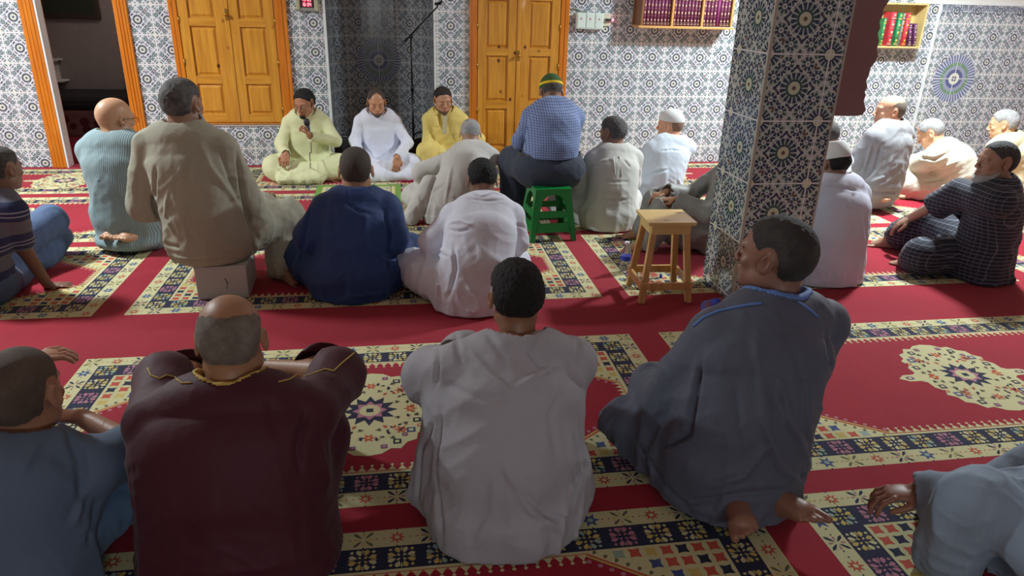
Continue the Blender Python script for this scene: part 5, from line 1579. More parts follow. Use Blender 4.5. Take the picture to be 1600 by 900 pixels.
# ---- P24 black check, white beard
def g24(K):
    ck = cloth_mat('black_check_cotton', (34, 38, 52), 'check', col2=(122, 126, 142), px=0.030, pz=0.024, w=0.12, cx=0.8, cy=0.6, vs=0.4)
    trousers(K, ck, seed=9, r=(0.125, 0.105, 0.10), upto=0.8)
    robe(K, ck, 'shirt', seed=151, amp=0.017, sleeve=(0.098, 0.098, 0.095), sl_drop=0.035, sleeve_end=0.72, legs=False, base=[((0, 0.02, 0.14), (0.25, 0.21, 0.16))], h=0.008)
    band(K, ck, 0.02, 0.003, 'collar', 0.004, -0.006)
q = Fr((3.72, 3.86), 55)
person((3.72, 3.86), 55, at(1557, 251, 3.80), 'white bearded man in black check shirt sitting in profile, forearm on his knee', hyaw=28, hpitch=-2, s=1.08, hs=1.05,
       knees=[q(1455, 345, 4.26), q(1440, 400, 3.90)], ankles=[q(1400, 372, 4.40), q(1432, 408, 4.00)], feet=[dict(d=(-0.1, 1, -0.1), up=(0, 0.1, 1)), dict(d=(0.3, 1, -0.05), up=(0.3, 0, 1))],
       elbows=[q(1500, 300, 3.95), (0.34, 0.12, 0.30)], wrists=[q(1424, 340, 4.24), (0.28, 0.34, 0.20)], hands=[dict(d=(0.2, 0.8, -0.7), n=(0.1, -0.6, -0.6), curl=0.4, fine=1), None],
       skin=(146, 112, 94), hair=dict(mat=hair_mat((84, 84, 86), (52, 52, 54), 0.5), thick=0.005, style='short'), beard=dict(mat=H_beardw, thick=0.010, style='full', drop=0.012, taper=0.03), face=dict(brow=H_darkgrey), garment=g24, sw=0.176, near=True)

# ---------------- FRONT ROW
# P14 grey shirt
q = Fr((0.31, 1.90), 0)
def g14(K):
    o_ = robe(K, cloth_mat('warm_grey_robe', (172, 172, 178)), seed=161, amp=0.015, f=8, sleeve=(0.092, 0.098, 0.10), sl_drop=0.03, sleeve_end=0.56, leg_r=(0.13, 0.11, 0.09), leg_upto=0.9,
         base=[((0.0, 0.0, 0.10), (0.265, 0.20, 0.14)), ((0.0, 0.0, 0.26), (0.235, 0.18, 0.2))], drapes=[((0.17, 0.08, 0.40), (0.21, 0.06, 0.09), 0.085, 0.10, 0.10), ((-0.17, 0.10, 0.40), (-0.205, 0.10, 0.09), 0.085, 0.11, 0.10)])
    creases(o_, [([(687, 524), (684, 560), (682, 603)], 0.01, -0.012), ([(903, 532), (906, 568)], 0.01, -0.01), ([(731, 544), (765, 585), (798, 611)], 0.012, 0.01), ([(874, 567), (835, 590), (804, 608)], 0.011, 0.01), ([(836, 524), (827, 550), (851, 579)], 0.009, -0.01), ([(711, 521), (719, 567)], 0.01, -0.009), ([(760, 520), (790, 560)], 0.012, -0.006), ([(787, 725), (827, 795), (886, 836)], 0.014, 0.012), ([(805, 760), (850, 805), (900, 815)], 0.012, -0.01), ([(897, 680), (903, 748), (892, 790)], 0.011, -0.022), ([(681, 655), (658, 702), (652, 783)], 0.012, -0.014), ([(690, 640), (681, 725), (690, 850)], 0.012, -0.016), ([(740, 860), (770, 800), (775, 740)], 0.016, 0.009), ([(700, 600), (740, 620), (800, 625)], 0.012, -0.006), ([(880, 600), (860, 650), (870, 720)], 0.014, -0.007)])
person((0.31, 1.86), 0, at(806, 460, 2.08), 'man with short black hair in warm grey robe, middle of the front row', hyaw=0, hpitch=10, s=1.03, hs=1.0, near=True, neckdrop=0.012,
       knees=[(-0.09, 0.42, 0.40), (0.11, 0.42, 0.40)], ankles=[(-0.10, 0.52, 0.07), (0.12, 0.52, 0.07)], feet=[dict(d=(-0.1, 1, 0), up=(0, 0, 1)), dict(d=(0.1, 1, 0), up=(0, 0, 1))],
       elbows=[(-0.225, 0.24, 0.45), (0.20, 0.26, 0.44)], wrists=[(-0.12, 0.46, 0.42), (0.12, 0.46, 0.42)], tor=((.20, .15), (.19, .14), (.20, .135), (.175, .10)), sw=0.176,
       skin=(128, 92, 70), hair=dict(mat=H_black, thick=0.010, style='short', taper=0.04), garment=g14)
# P15 blue-grey
q = Fr((1.10, 1.92), 6)
def g15(K):
    m = cloth_mat('slate_blue_grey_robe', (84, 90, 106), rough=0.7)
    o_ = robe(K, m, trim=(plain('sky_blue_trim', srgb(96, 132, 196), 0.7), 0.034), seed=171, amp=0.020, f=7.5, sleeve=(0.098, 0.105, 0.09), sl_drop=0.03, leg_r=(0.15, 0.12, 0.10), leg_upto=0.3,
         base=[((0.04, 0.03, 0.16), (0.27, 0.22, 0.13)), ((0.03, 0.0, 0.32), (0.26, 0.19, 0.2))], drapes=[((-0.10, 0.1, 0.12), (-0.24, 0.34, 0.12), 0.12, 0.11, 0.08), ((-0.08, 0.0, 0.09), (-0.22, 0.25, 0.06), 0.09, 0.07, 0.06)], low=0.035, neck_in=0.006)
    creases(o_, [([(1095, 560), (1086, 619), (1076, 678), (1030, 704)], 0.014, -0.024), ([(1193, 658), (1219, 730), (1259, 763)], 0.014, 0.013), ([(1219, 593), (1232, 652), (1262, 717), (1272, 740)], 0.013, 0.013), ([(1259, 606), (1262, 678), (1275, 720)], 0.011, -0.013), ([(1290, 690), (1281, 712), (1272, 736), (1250, 745)], 0.012, -0.022), ([(1056, 789), (1167, 772), (1259, 763)], 0.013, -0.013), ([(1100, 760), (1160, 745), (1200, 700)], 0.014, 0.01), ([(1180, 520), (1190, 600), (1200, 660)], 0.016, 0.008), ([(1240, 540), (1255, 600)], 0.014, -0.008), ([(1150, 600), (1150, 700)], 0.018, -0.007), ([(1290, 520), (1305, 600), (1300, 660)], 0.014, -0.014), ([(1000, 700), (1040, 760), (1080, 800)], 0.012, -0.012), ([(985, 720), (1010, 780), (1060, 820)], 0.012, 0.01)])
    piping(o_, [(1190, 474), (1172, 476), (1150, 480), (1120, 487), (1098, 497), (1084, 510)], 0.0045, plain('sky_blue_trim', srgb(96, 132, 196), 0.7))
    piping(o_, [(1246, 472), (1256, 478), (1268, 487), (1278, 496)], 0.004, plain('sky_blue_trim', (0, 0, 0)))
    b = B()
    for sx in (-1, 1):
        pts = []
        for k in range(7):
            t = k/6
            p = K['N']*(1-t)+K['ssh'][0 if sx < 0 else 1]*t
            pts.append((p[0]+sx*0.045*(1-t)+sx*0.02, p[1]-0.018, p[2]+0.062-0.012*t+0.012*math.sin(PI*t)+(0.0 if t < 0.9 else -0.004)))
    b.bm.free()
person((1.10, 1.92), 6, at(1211, 396, 2.12), 'broad man in slate blue grey robe with sky blue collar, looking left', hyaw=34, hpitch=-2, s=1.10, hs=1.17, neckdrop=0.035, sh=(0, 0, 0.006), near=True, seat=0.07, fat=1.12,
       knees=[q(1002, 690, 2.32), (0.26, 0.40, 0.13)], ankles=[(-0.06, -0.13, 0.062), (0.05, -0.13, 0.062)], feet=[dict(d=(-0.35, -1.0, -0.08), up=(0.1, 0.25, -1), side=-1), dict(d=(0.42, -0.95, -0.08), up=(-0.1, 0.25, -1), side=1)],
       elbows=[q(1046, 628, 2.10), (0.30, 0.12, 0.42)], wrists=[(-0.10, 0.42, 0.22), (0.26, 0.36, 0.26)], tor=((.20, .165), (.20, .155), (.22, .15), (.20, .12)), sw=0.189,
       skin=(126, 92, 76), hair=dict(mat=hair_mat((50, 48, 46), (72, 70, 66), 0.5), thick=0.005, style='short'), garment=g15, face=dict(brow=H_darkgrey))
# P16 maroon
q = Fr((-0.50, 1.86), 0)
def g16(K):
    m = cloth_mat('maroon_robe', (70, 14, 34), rough=0.7)
    o_ = robe(K, m, trim=(plain('yellow_trim', srgb(200, 170, 84), 0.7), 0.027), seed=181, amp=0.018, f=8, sleeve=(0.090, 0.095, 0.10), sleeve_end=0.52, sl_drop=0.025, leg_r=(0.13, 0.11, 0.09),
         base=[((0.0, 0.0, 0.12), (0.27, 0.21, 0.15)), ((0.0, 0.0, 0.32), (0.245, 0.18, 0.2))], drapes=[((-0.15, 0.0, 0.12), (-0.24, 0.2, 0.3), 0.13, 0.10, 0.07), ((0.15, 0.0, 0.12), (0.24, 0.2, 0.3), 0.13, 0.10, 0.07)])
    creases(o_, [([(480, 640), (465, 700), (470, 740)], 0.014, -0.016), ([(500, 700), (515, 760)], 0.014, 0.01), ([(420, 620), (430, 680)], 0.016, -0.007)])
    y = plain('yellow_trim', srgb(200, 170, 84), 0.7)
    piping(o_, [(231, 576), (236, 587), (249, 592), (260, 587), (273, 590), (284, 599), (300, 598)], 0.0022, y)
    piping(o_, [(435, 597), (452, 593), (468, 584), (479, 588), (508, 577), (521, 580), (537, 565), (553, 552)], 0.0022, y)
r16, K16 = person((-0.50, 1.82), 0, at(361, 526, 1.98), 'balding man in maroon robe with yellow trim and raised elbows', hyaw=4, hpitch=14, s=1.08, hs=1.13, neckdrop=0.020, sh=(0, 0, 0.004), near=True, fat=1.1,
       knees=[(-0.22, 0.44, 0.38), (0.22, 0.44, 0.38)], ankles=[(-0.16, 0.52, 0.07), (0.16, 0.52, 0.07)], feet=[dict(d=(-0.1, 1, 0), up=(0, 0, 1)), dict(d=(0.1, 1, 0), up=(0, 0, 1))],
       elbows=[q(262, 582, 2.18), q(528, 574, 2.18)], wrists=[q(345, 585, 2.42), q(425, 566, 2.40)], hands=[dict(d=(0.8, 0.2, -0.2), n=(0, -0.3, -1), curl=0.8, fine=1), dict(d=(-0.3, 0.1, -0.9), n=(-0.8, -0.2, 0.2), curl=0.9, fine=1)],
       tor=((.235, .18), (.245, .165), (.25, .15), (.215, .115)), sw=0.20, skin=(150, 112, 86), hair=dict(mat=H_fringe, thick=0.0022, style='horseshoe'), garment=g16)
# P17 left front
q = Fr((-1.12, 1.78), 0)
def g17(K):
    trousers(K, cloth_mat('light_blue_trousers', (104, 134, 168)), seed=6, r=(0.10, 0.075, 0.07))
    o_ = robe(K, cloth_mat('steel_blue_shirt', (96, 116, 140)), 'shirt', seed=191, amp=0.016, f=8, sleeve=(0.090, 0.090, 0.088), sleeve_end=0.48, sl_drop=0.03, legs=False,
         base=[((0.0, 0.0, 0.12), (0.25, 0.20, 0.15)), ((0.0, 0.0, 0.32), (0.23, 0.17, 0.2))], drapes=[((0.1, 0.0, 0.15), (0.2, 0.12, 0.3), 0.12, 0.09, 0.08)], low=0.01)
    creases(o_, [([(105, 668), (125, 720), (130, 790)], 0.014, -0.014), ([(60, 690), (30, 740)], 0.014, 0.009), ([(135, 760), (115, 820)], 0.013, 0.012), ([(150, 780), (140, 850)], 0.013, -0.012)])
    band(K, cloth_mat('teal_striped_trim', (60, 90, 104), 'rib'), 0.014, 0.012, 'collar', 0.003, -0.016)
person((-1.12, 1.78), 0, at(35, 610, 1.96), 'man with shaved head in steel blue short sleeved shirt, lower left corner', hyaw=-6, hpitch=8, s=1.05, hs=1.15, neckdrop=0.012, near=True, fat=1.05,
       knees=[(-0.22, 0.44, 0.38), (0.25, 0.30, 0.12)], ankles=[(-0.16, 0.52, 0.07), (0.10, 0.46, 0.07)], feet=[dict(d=(-0.1, 1, 0), up=(0, 0, 1)), dict(d=(0.1, 1, 0), up=(0, 0, 1))],
       elbows=[(-0.33, 0.3, 0.44), q(208, 696, 2.04)], wrists=[(-0.1, 0.5, 0.46), q(128, 652, 2.18)], hands=[None, dict(d=(-1, 0.15, 0.1), n=(0, -0.2, -1), curl=0.4, fine=1)],
       skin=(156, 116, 92), hair=dict(mat=H_buzz2, thick=0.0016, style='short'), garment=g17, sw=0.176)
# P18 right bottom corner, mostly outside the frame
q = Fr((2.02, 1.22), 40)
def g18(K):
    robe(K, cloth_mat('pale_steel_blue_robe', (140, 158, 176)), seed=201, amp=0.014, f=9, sleeve=(0.088, 0.085, 0.070), leg_r=(0.13, 0.115, 0.09), base=[((0.0, 0.0, 0.12), (0.25, 0.20, 0.15))],
         drapes=[((-0.2, 0.2, 0.2), (-0.12, 0.42, 0.3), 0.11, 0.09, 0.08), ((-0.18, 0.45, 0.3), (-0.16, 0.46, 0.08), 0.10, 0.10, 0.08)])
person((2.02, 1.22), 40, (2.00, 1.30, 0.74), 'man in pale steel blue robe at the lower right corner, hand over his knee', hyaw=10, hpitch=8, s=1.03, near=True,
       knees=[q(1495, 812, 1.66), (0.30, 0.30, 0.20)], ankles=[q(1470, 890, 1.66), (0.2, 0.45, 0.07)], feet=[dict(d=(0, 1, 0), up=(0, 0, 1)), dict(d=(0, 1, 0), up=(0, 0, 1))],
       elbows=[q(1620, 770, 1.46), (0.34, 0.02, 0.30)], wrists=[q(1432, 768, 1.62), (0.34, 0.20, 0.14)], hands=[dict(d=(-0.62, 0.75, -0.12), n=(0.1, -0.25, -1), curl=0.62, fine=1, side=1), None],
       skin=(132, 92, 74), hair=dict(mat=H_black, thick=0.006, style='short'), garment=g18)
# ================================================================ THINGS IN THE HALL
def T(x, y, z=0.0, rz=0.0): return Matrix.Translation((x, y, z)) @ Matrix.Rotation(rz, 4, 'Z')
CZF = 0.004   # top of the carpet pile
# low white box under the olive robed man
t = empty('white_box', (-0.985, 4.05, CZF), math.radians(2)); tag(t, 'low white box used as a seat under the olive grey robe', 'box')
box_m = plain('white_laminate', srgb(188, 192, 188), 0.6, var=0.05)
B().box(-0.135, 0.135, -0.16, 0.16, 0.0, 0.182, 0.004).build('body', box_m, t)
B().box(-0.138, 0.138, -0.163, 0.163, 0.182, 0.192, 0.003).build('lid', box_m, t)
B().tube([(0.02, -0.162, 0.12), (0.03, -0.164, 0.09), (0.022, -0.162, 0.06)], 0.0022, 6).build('scuff_mark', plain('dark_scuff', (0.1, 0.09, 0.1), 0.8), t)
# wooden stool
def wooden_stool():
    t = empty('wooden_stool', (1.50, 3.735, CZF), math.radians(-3))
    tag(t, 'pale unvarnished wooden stool with four splayed legs beside the pillar', 'stool')
    m1 = pine('raw_pine', srgb(226, 186, 122), srgb(196, 150, 88)); m2 = pine('raw_pine_seat', srgb(236, 208, 140), srgb(216, 182, 110), axis=0)
    H_ = 0.475; a, bq = 0.105, 0.128; w = 0.017
    B().box(-0.138, 0.138, -0.135, 0.135, H_-0.012, H_, 0.002).box(-0.135, 0.135, -0.132, 0.132, H_-0.02, H_-0.012, 0.001).build('seat', m2, t)
    for (sx, sy) in ((-1, -1), (1, -1), (1, 1), (-1, 1)):
        b = B(); bm = b.bm
        top = Vector((sx*a*0.86, sy*a*0.86, H_-0.02)); bot = Vector((sx*bq*1.08, sy*bq*1.08, 0))
        vs = []
        for p in (bot, top):
            vs.append([bm.verts.new((p.x+dx*w, p.y+dy*w, p.z)) for dx, dy in ((-1, -1), (1, -1), (1, 1), (-1, 1))])
        for k in range(4): bm.faces.new((vs[0][k], vs[0][(k+1) % 4], vs[1][(k+1) % 4], vs[1][k]))
        bm.faces.new(vs[0][::-1]); bm.faces.new(vs[1])
        bmesh.ops.bevel(bm, geom=bm.edges[:], offset=0.002, segments=2, affect='EDGES')
        b.build('leg', m1, t)
    for (x0, x1, y0, y1) in ((-.112, .112, -.116, -.098), (-.112, .112, .098, .116), (-.116, -.098, -.098, .098), (.098, .116, -.098, .098)):
        B().box(x0, x1, y0, y1, H_-0.075, H_-0.02, 0.002).build('apron', m2, t)
    z = 0.10; e = 0.148
    for (x0, x1, y0, y1) in ((-e, e, -e-.006, -e+.012), (-e, e, e-.012, e+.006), (-e-.006, -e+.012, -e, e), (e-.012, e+.006, -e, e)):
        B().box(x0, x1, y0, y1, z-0.02, z+0.024, 0.003).build('stretcher', m1, t)
wooden_stool()
# green plastic stool: shell with four arched sides
def green_stool():
    t = empty('plastic_stool', (1.07, 4.91, CZF), math.radians(4))
    tag(t, 'green plastic stool under the man in the blue check shirt', 'stool')
    m = plain('green_plastic', srgb(20, 128, 60), 0.3, var=0.05)
    H_ = 0.375; a, bq = 0.125, 0.172
    def hw(z): return bq+(a-bq)*z/H_
    b = B(); b.box(-a-0.006, a+0.006, -a-0.006, a+0.006, H_-0.018, H_, 0.006); b.build('seat', m, t)
    for q in range(4):
        R = Matrix.Rotation(q*PI/2, 4, 'Z')
        b = B(); bm = b.bm
        # panel with an arched opening and a lower bar; drawn in (x,z), y follows the taper
        def slab(poly):
            A = [bm.verts.new((x*hw(z)/a if False else x, -hw(z), z)) for x, z in poly]; C_ = [bm.verts.new((x*0.985, -hw(z)+0.012, z)) for x, z in poly]
            bm.faces.new(A); bm.faces.new(C_[::-1]); n = len(poly)
            for k in range(n): bm.faces.new((A[k], C_[k], C_[(k+1) % n], A[(k+1) % n]))
        top = H_-0.012
        slab([(-hw(top), top-0.035), (hw(top), top-0.035), (hw(top), top), (-hw(top), top)])
        for sx in (-1, 1):
            pts = [(sx*hw(0), 0.0), (sx*(hw(0)-0.035), 0.0), (sx*(hw(0.1)-0.045), 0.10), (sx*(hw(0.25)-0.050), 0.25), (sx*(hw(0.29)-0.058), 0.29), (sx*(hw(0.31)-0.085), 0.318), (sx*(hw(top)-0.10), top-0.035), (sx*hw(top), top-0.035)]
            slab(pts if sx > 0 else pts[::-1])
        slab([(-hw(0.07)+0.03, 0.065), (hw(0.07)-0.03, 0.065), (hw(0.135)-0.04, 0.13), (-hw(0.135)+0.04, 0.13)])
        slab([(-hw(0.17)+0.04, 0.168), (hw(0.17)-0.04, 0.168), (hw(0.22)-0.045, 0.215), (-hw(0.22)+0.045, 0.215)])
        b.build('side_panel', m, t, M=R)
green_stool()
# bottles
clear = MT('clear_plastic'); clear.color((0.92, 0.95, 0.97)).set(Roughness=0.08); clear.b.inputs['Transmission Weight'].default_value = 0.93; clear.b.inputs['IOR'].default_value = 1.15
blue_l = plain('blue_label', srgb(40, 60, 190), 0.5)
def bottle(M, label, h=0.20, r=0.032, capm=None, group=None):
    t = empty('water_bottle', M.translation, 0); t.matrix_world = M
    tag(t, label, 'bottle', group)
    B().lathe([(r*0.8, 0), (r, 0.008), (r, h*0.62), (r*0.92, h*0.68), (r*0.45, h*0.86), (r*0.40, h*0.93)], seg=20).build('bottle_body', clear.m, t)
    B().lathe([(r*1.015, h*0.40), (r*1.02, h*0.41), (r*1.02, h*0.54), (r*1.015, h*0.55)], seg=20).build('bottle_label', blue_l, t)
    B().lathe([(r*0.48, h*0.92), (r*0.48, h*0.995), (r*0.4, h)], seg=16).build('bottle_cap', capm or plain('white_cap_plastic', (0.8, 0.8, 0.85), 0.4), t)
    return t
g_ = gnd(976, 425)
bottle(T(g_.x, g_.y, CZF), 'clear plastic water bottle with blue label standing on the carpet left of the wooden stool')
for k, (x, y, a, tx) in enumerate(((1.66, 3.44, 20, 'nearest the front corner of the pillar'), (1.42, 4.0, -25, 'behind the wooden stool leg'))):
    bottle(Matrix.Translation((x, y, CZF+0.033)) @ Matrix.Rotation(math.radians(a), 4, 'Z') @ Matrix.Rotation(PI/2, 4, 'Y'), 'crumpled clear bottle lying on the carpet, '+tx, 0.19, 0.031, blue_l)
# green prayer mat
P = Pat(z0=0.0, dz=0.0004)
x0, x1, y0, y1 = -0.70, 0.03, 5.40, 6.46
P.v += [(x0, y0, -0.0045), (x1, y0, -0.0045), (x1, y1, -0.0045), (x0, y1, -0.0045), (x0, y0, 0), (x1, y0, 0), (x1, y1, 0), (x0, y1, 0)]
for f_ in ((3, 2, 1, 0), (0, 1, 5, 4), (1, 2, 6, 5), (2, 3, 7, 6), (3, 0, 4, 7), (4, 5, 6, 7)): P.f.append(f_); P.m.append(GRN)
P.rect(x0+.05, x1-.05, y0+.06, y1-.06, YEL, 1); P.rect(x0+.06, x1-.06, y0+.07, y1-.07, CREAM, 2)
P.rect(x0+.15, x1-.15, y0+.18, y1-.18, YEL, 3); P.rect(x0+.162, x1-.162, y0+.192, y1-.192, OLG, 4)
P.rect(x0+.185, x1-.185, y0+.215, y1-.215, YEL, 5); P.rect(x0+.195, x1-.195, y0+.225, y1-.225, OLG, 6)
for k in range(22):
    y = y0+.10+k*(y1-y0-.2)/21
    for x in (x0+.105, x1-.105):
        P.disc(x-.02, y, .012, MINT, 4, 5); P.disc(x+.018, y+.02, .012, OLIV, 4, 5); P.petal(x, y, k*1.1, 0, .03, .007, MINT, 4)
for k in range(12):
    x = x0+.12+k*(x1-x0-.24)/11
    for y in (y0+.125, y1-.125): P.disc(x, y-.01, .012, MINT, 4, 5); P.disc(x+.02, y+.02, .010, OLIV, 4, 5)
o = mesh_obj('prayer_mat', [(a, b_, c_+0.0095) for a, b_, c_ in P.v], P.f, None, mats=CM, midx=P.m)
tag(o, 'green and cream prayer mat with yellow lines lying before the three men', 'mat')
# small things on the carpet near the niche
p = gnd(583, 280)
t = empty('mobile_phone', (p.x, p.y, CZF), 0.1); tag(t, 'pale grey mobile phone lying on the carpet before the bright white robe', 'phone')
B().box(-0.075, 0.075, -0.038, 0.038, 0, 0.009, 0.003).build('case', plain('phone_grey', srgb(150, 158, 156), 0.35), t)
B().box(-0.070, 0.070, -0.034, 0.034, 0.009, 0.0098).build('screen', plain('phone_screen', srgb(190, 198, 196), 0.15), t)
p = gnd(622, 280)
b = B(); b.box(-0.24, 0.2, -0.12, 0.12, 0.0, 0.010, 0.004)
o = b.build('folded_cloth', plain('crimson_cloth', srgb(150, 20, 62), 0.6)); o.location = (p.x, p.y, CZF+0.001); tag(o, 'crimson folded cloth on the carpet before the white robed man, beside the phone', 'cloth')
p = gnd(648, 279)
o = B().box(-0.07, 0.07, -0.03, 0.03, 0, 0.006, 0.002).box(-0.07, -0.05, -0.06, 0.0, 0, 0.006, 0.002).build('paper_slip', plain('paper', srgb(220, 205, 205), 0.8)); o.location = (p.x, p.y, CZF+0.002); tag(o, 'small white folded paper on the carpet at the edge of the crimson cloth', 'paper')
p = gnd(440, 285)
b = B().lathe([(0.05, 0), (0.055, 0.01), (0.05, 0.022), (0.02, 0.028), (0.0, 0.028)], seg=18)
o = b.build('spectacle_case', plain('olive_brown_leather', srgb(96, 84, 66), 0.6), smooth=True); o.scale = (1.15, 0.75, 1.2); o.location = (p.x, p.y, CZF); tag(o, 'small olive brown case lying on the carpet before the pale lime robe', 'case')
# microphone held by the left man, with its cable
mw = at(482, 203, 6.64)
t = empty('microphone', mw, 0); tag(t, 'black hand-held microphone held up by the man in pale lime robe', 'microphone')
M = Matrix.Rotation(math.radians(14), 4, 'X') @ Matrix.Rotation(math.radians(-6), 4, 'Y')
B().lathe([(0.009, -0.10), (0.012, -0.095), (0.015, 0.0), (0.019, 0.045)], seg=16).build('handle', plain('dark_blue_metal', srgb(50, 58, 84), 0.4, 0.3), t, M=M)
B().lathe([(0.019, 0.045), (0.026, 0.055), (0.027, 0.075), (0.022, 0.095), (0.01, 0.104), (0.0001, 0.105)], seg=18).build('grille', plain('black_mesh', (0.03, 0.03, 0.035), 0.5, 0.4), t, M=M)
B().lathe([(0.0095, -0.115), (0.0135, -0.113), (0.0135, -0.075), (0.0125, -0.073)], seg=14).build('collar_ring', plain('white_tape', (0.7, 0.72, 0.75), 0.5), t, M=M)
e0 = mw+Vector((0.01, 0.02, -0.115))
c = [e0, e0+Vector((0.0, -0.02, -0.08)), at(484, 240, 6.55), at(485, 258, 6.50)]
fl = [gnd(483, 272, 0.012), gnd(470, 279, 0.010), gnd(450, 285, 0.010), gnd(446, 288, 0.010), gnd(457, 286, 0.010), gnd(480, 279, 0.010), gnd(510, 276, 0.010), gnd(545, 276, 0.010)]
def smooth_path(pts, n=6):
    pts = [Vector(p) for p in pts]; out = []
    for i in range(len(pts)-1):
        p0 = pts[max(i-1, 0)]; p1 = pts[i]; p2 = pts[i+1]; p3 = pts[min(i+2, len(pts)-1)]
        for k in range(n):
            t = k/n; out.append(0.5*((2*p1)+(p2-p0)*t+(2*p0-5*p1+4*p2-p3)*t*t+(3*p1-p0-3*p2+p3)*t**3))
    out.append(pts[-1]); return out
o = B().tube(smooth_path(c+fl), 0.0036, 8).build('microphone_cable', plain('black_rubber', (0.015, 0.015, 0.018), 0.5)); tag(o, 'black microphone cable hanging from the hand and looping over the carpet', 'cable')
# microphone boom stand in the niche
j = at(642, 57, 7.42); tip = at(684, 10, 7.22); tail = at(632, 65, 7.46)
t = empty('microphone_stand', (j.x, j.y, 0.0)); tag(t, 'black microphone boom stand standing in the tiled niche', 'microphone stand')
bk = plain('black_metal', (0.012, 0.012, 0.014), 0.35, 0.5)
L_ = lambda v: (v.x-j.x, v.y-j.y, v.z)
B().tube([(0, 0, 0.12), (0, 0, 0.75)], 0.012, 10).build('lower_pole', bk, t)
B().tube([(0, 0, 0.75), (0, 0, j.z)], 0.008, 10).build('upper_pole', bk, t)
B().lathe([(0.016, -0.03), (0.018, 0), (0.016, 0.03)], (0, 0, 0.75), seg=12).build('clutch', bk, t)
B().tube([L_(tail), L_(tip)], 0.0075, 8).build('boom_arm', bk, t)
B().lathe([(0.0, -0.02), (0.022, -0.015), (0.022, 0.015), (0.0, 0.02)], (0, 0, j.z), seg=12).build('boom_joint', bk, t)
tp = L_(tip)
B().tube([(tp[0]-0.03, tp[1], tp[2]+0.02), (tp[0]+0.02, tp[1], tp[2]+0.025), (tp[0]+0.045, tp[1], tp[2]+0.05)], [0.013, 0.015, 0.010], 10).tube([tp, (tp[0]-0.01, tp[1], tp[2]+0.03)], 0.006, 8).build('microphone_clip', bk, t)
for k in range(3):
    a = k*2*PI/3+0.5
    B().tube([(0, 0, 0.13), (0.20*math.cos(a), 0.16*math.sin(a), 0.008+0.004)], 0.008, 8).build('leg', bk, t)
# dark gear in the niche
p = at(533, 245, 7.45)
t = empty('loudspeaker', (p.x, 7.50, 0.004)); tag(t, 'black loudspeaker on the niche floor between the lime robe and white robe', 'loudspeaker')
B().box(-0.10, 0.10, -0.09, 0.09, 0.0, 0.26, 0.01).build('cabinet', plain('black_vinyl', (0.02, 0.02, 0.024), 0.6), t)
B().box(-0.085, 0.085, -0.096, -0.088, 0.02, 0.24, 0.004).build('grille', plain('black_mesh', (0, 0, 0)), t)
B().tube([(-0.10, -0.07, 0.27), (-0.03, -0.09, 0.275), (0.08, -0.09, 0.27)], 0.006, 8).build('handle', plain('grey_metal', srgb(120, 124, 130), 0.4, 0.6), t)
t = empty('shoulder_bag', (0.25, 7.26, 0.006)); tag(t, 'black bag standing in the niche between the white and the yellow robe', 'bag')
f = Field((-0.2, -0.15, -0.02), (0.2, 0.15, 0.42), 0.008); f.el((0, 0, 0.13), (0.13, 0.07, 0.15), 0.0); f.el((0, 0, 0.06), (0.14, 0.085, 0.08), 0.04); f.folds(0.012, fold_fn(77, 12)); f.clipz(0.0)
add_mesh('bag_body', [f.mesh()], plain('black_cloth', (0, 0, 0)), t)
B().tube(smooth_path([(-0.08, -0.02, 0.26), (-0.05, -0.03, 0.33), (0.05, -0.03, 0.33), (0.08, -0.02, 0.26)]), 0.008, 8).build('strap', plain('black_rubber', (0, 0, 0)), t)

# ---------------------------------------------------------------- on the back wall
# digital clock
a0 = at(464, 16, WY-0.02); a1 = at(497, 13, WY-0.02)
cx, zb = (a0.x+a1.x)/2, a0.z-0.005
t = empty('digital_clock', (cx, WY, zb)); tag(t, 'beige framed wall clock with glowing red digits left of the niche', 'clock')
W_ = (a1.x-a0.x)/2
cf = plain('beige_clock_frame', srgb(176, 174, 142), 0.4)
B().box(-W_, W_, -0.035, 0.0, 0.0, 0.28, 0.004).build('case', plain('grey_clock_case', srgb(140, 142, 138), 0.4), t)
B().box(-W_-0.004, -W_+0.03, -0.045, 0.0, 0.008, 0.285, 0.008).build('side_trim', cf, t)
B().box(W_-0.03, W_+0.004, -0.045, 0.0, 0.0, 0.285, 0.008).build('side_trim', cf, t)
B().box(-W_+0.035, W_-0.035, -0.037, -0.034, 0.03, 0.25).build('display', plain('dark_display', (0.06, 0.02, 0.03), 0.2), t)
red = MT('red_led'); red.color((0.9, 0.05, 0.08)); red.b.inputs['Emission Color'].default_value = (1, 0.12, 0.16, 1); red.b.inputs['Emission Strength'].default_value = 5
SEG = {'0': 'abcdef', '1': 'bc', '4': 'bcfg', '5': 'acdfg', '6': 'acdefg', '3': 'abcdg'}
def digits(txt, x, z, w, h):
    b = B()
    for ch in txt:
        if ch == ':':
            b.box(x, x+0.004, -0.040, -0.036, z+h*0.25, z+h*0.35); b.box(x, x+0.004, -0.040, -0.036, z+h*0.65, z+h*0.75); x += 0.012; continue
        q = 0.0035
        R = {'a': (x, x+w, z+h-q, z+h), 'd': (x, x+w, z, z+q), 'g': (x, x+w, z+h/2-q/2, z+h/2+q/2), 'f': (x, x+q, z+h/2, z+h), 'e': (x, x+q, z, z+h/2), 'b': (x+w-q, x+w, z+h/2, z+h), 'c': (x+w-q, x+w, z, z+h/2)}
        for s_ in SEG[ch]: b.box(R[s_][0], R[s_][1], -0.040, -0.036, R[s_][2], R[s_][3])
        x += w+0.006
    return b
digits('16:04', -0.045, 0.042, 0.013, 0.03).build('digits', red.m, t)
digits('15:03', -0.045, 0.085, 0.013, 0.03).build('digits', red.m, t)
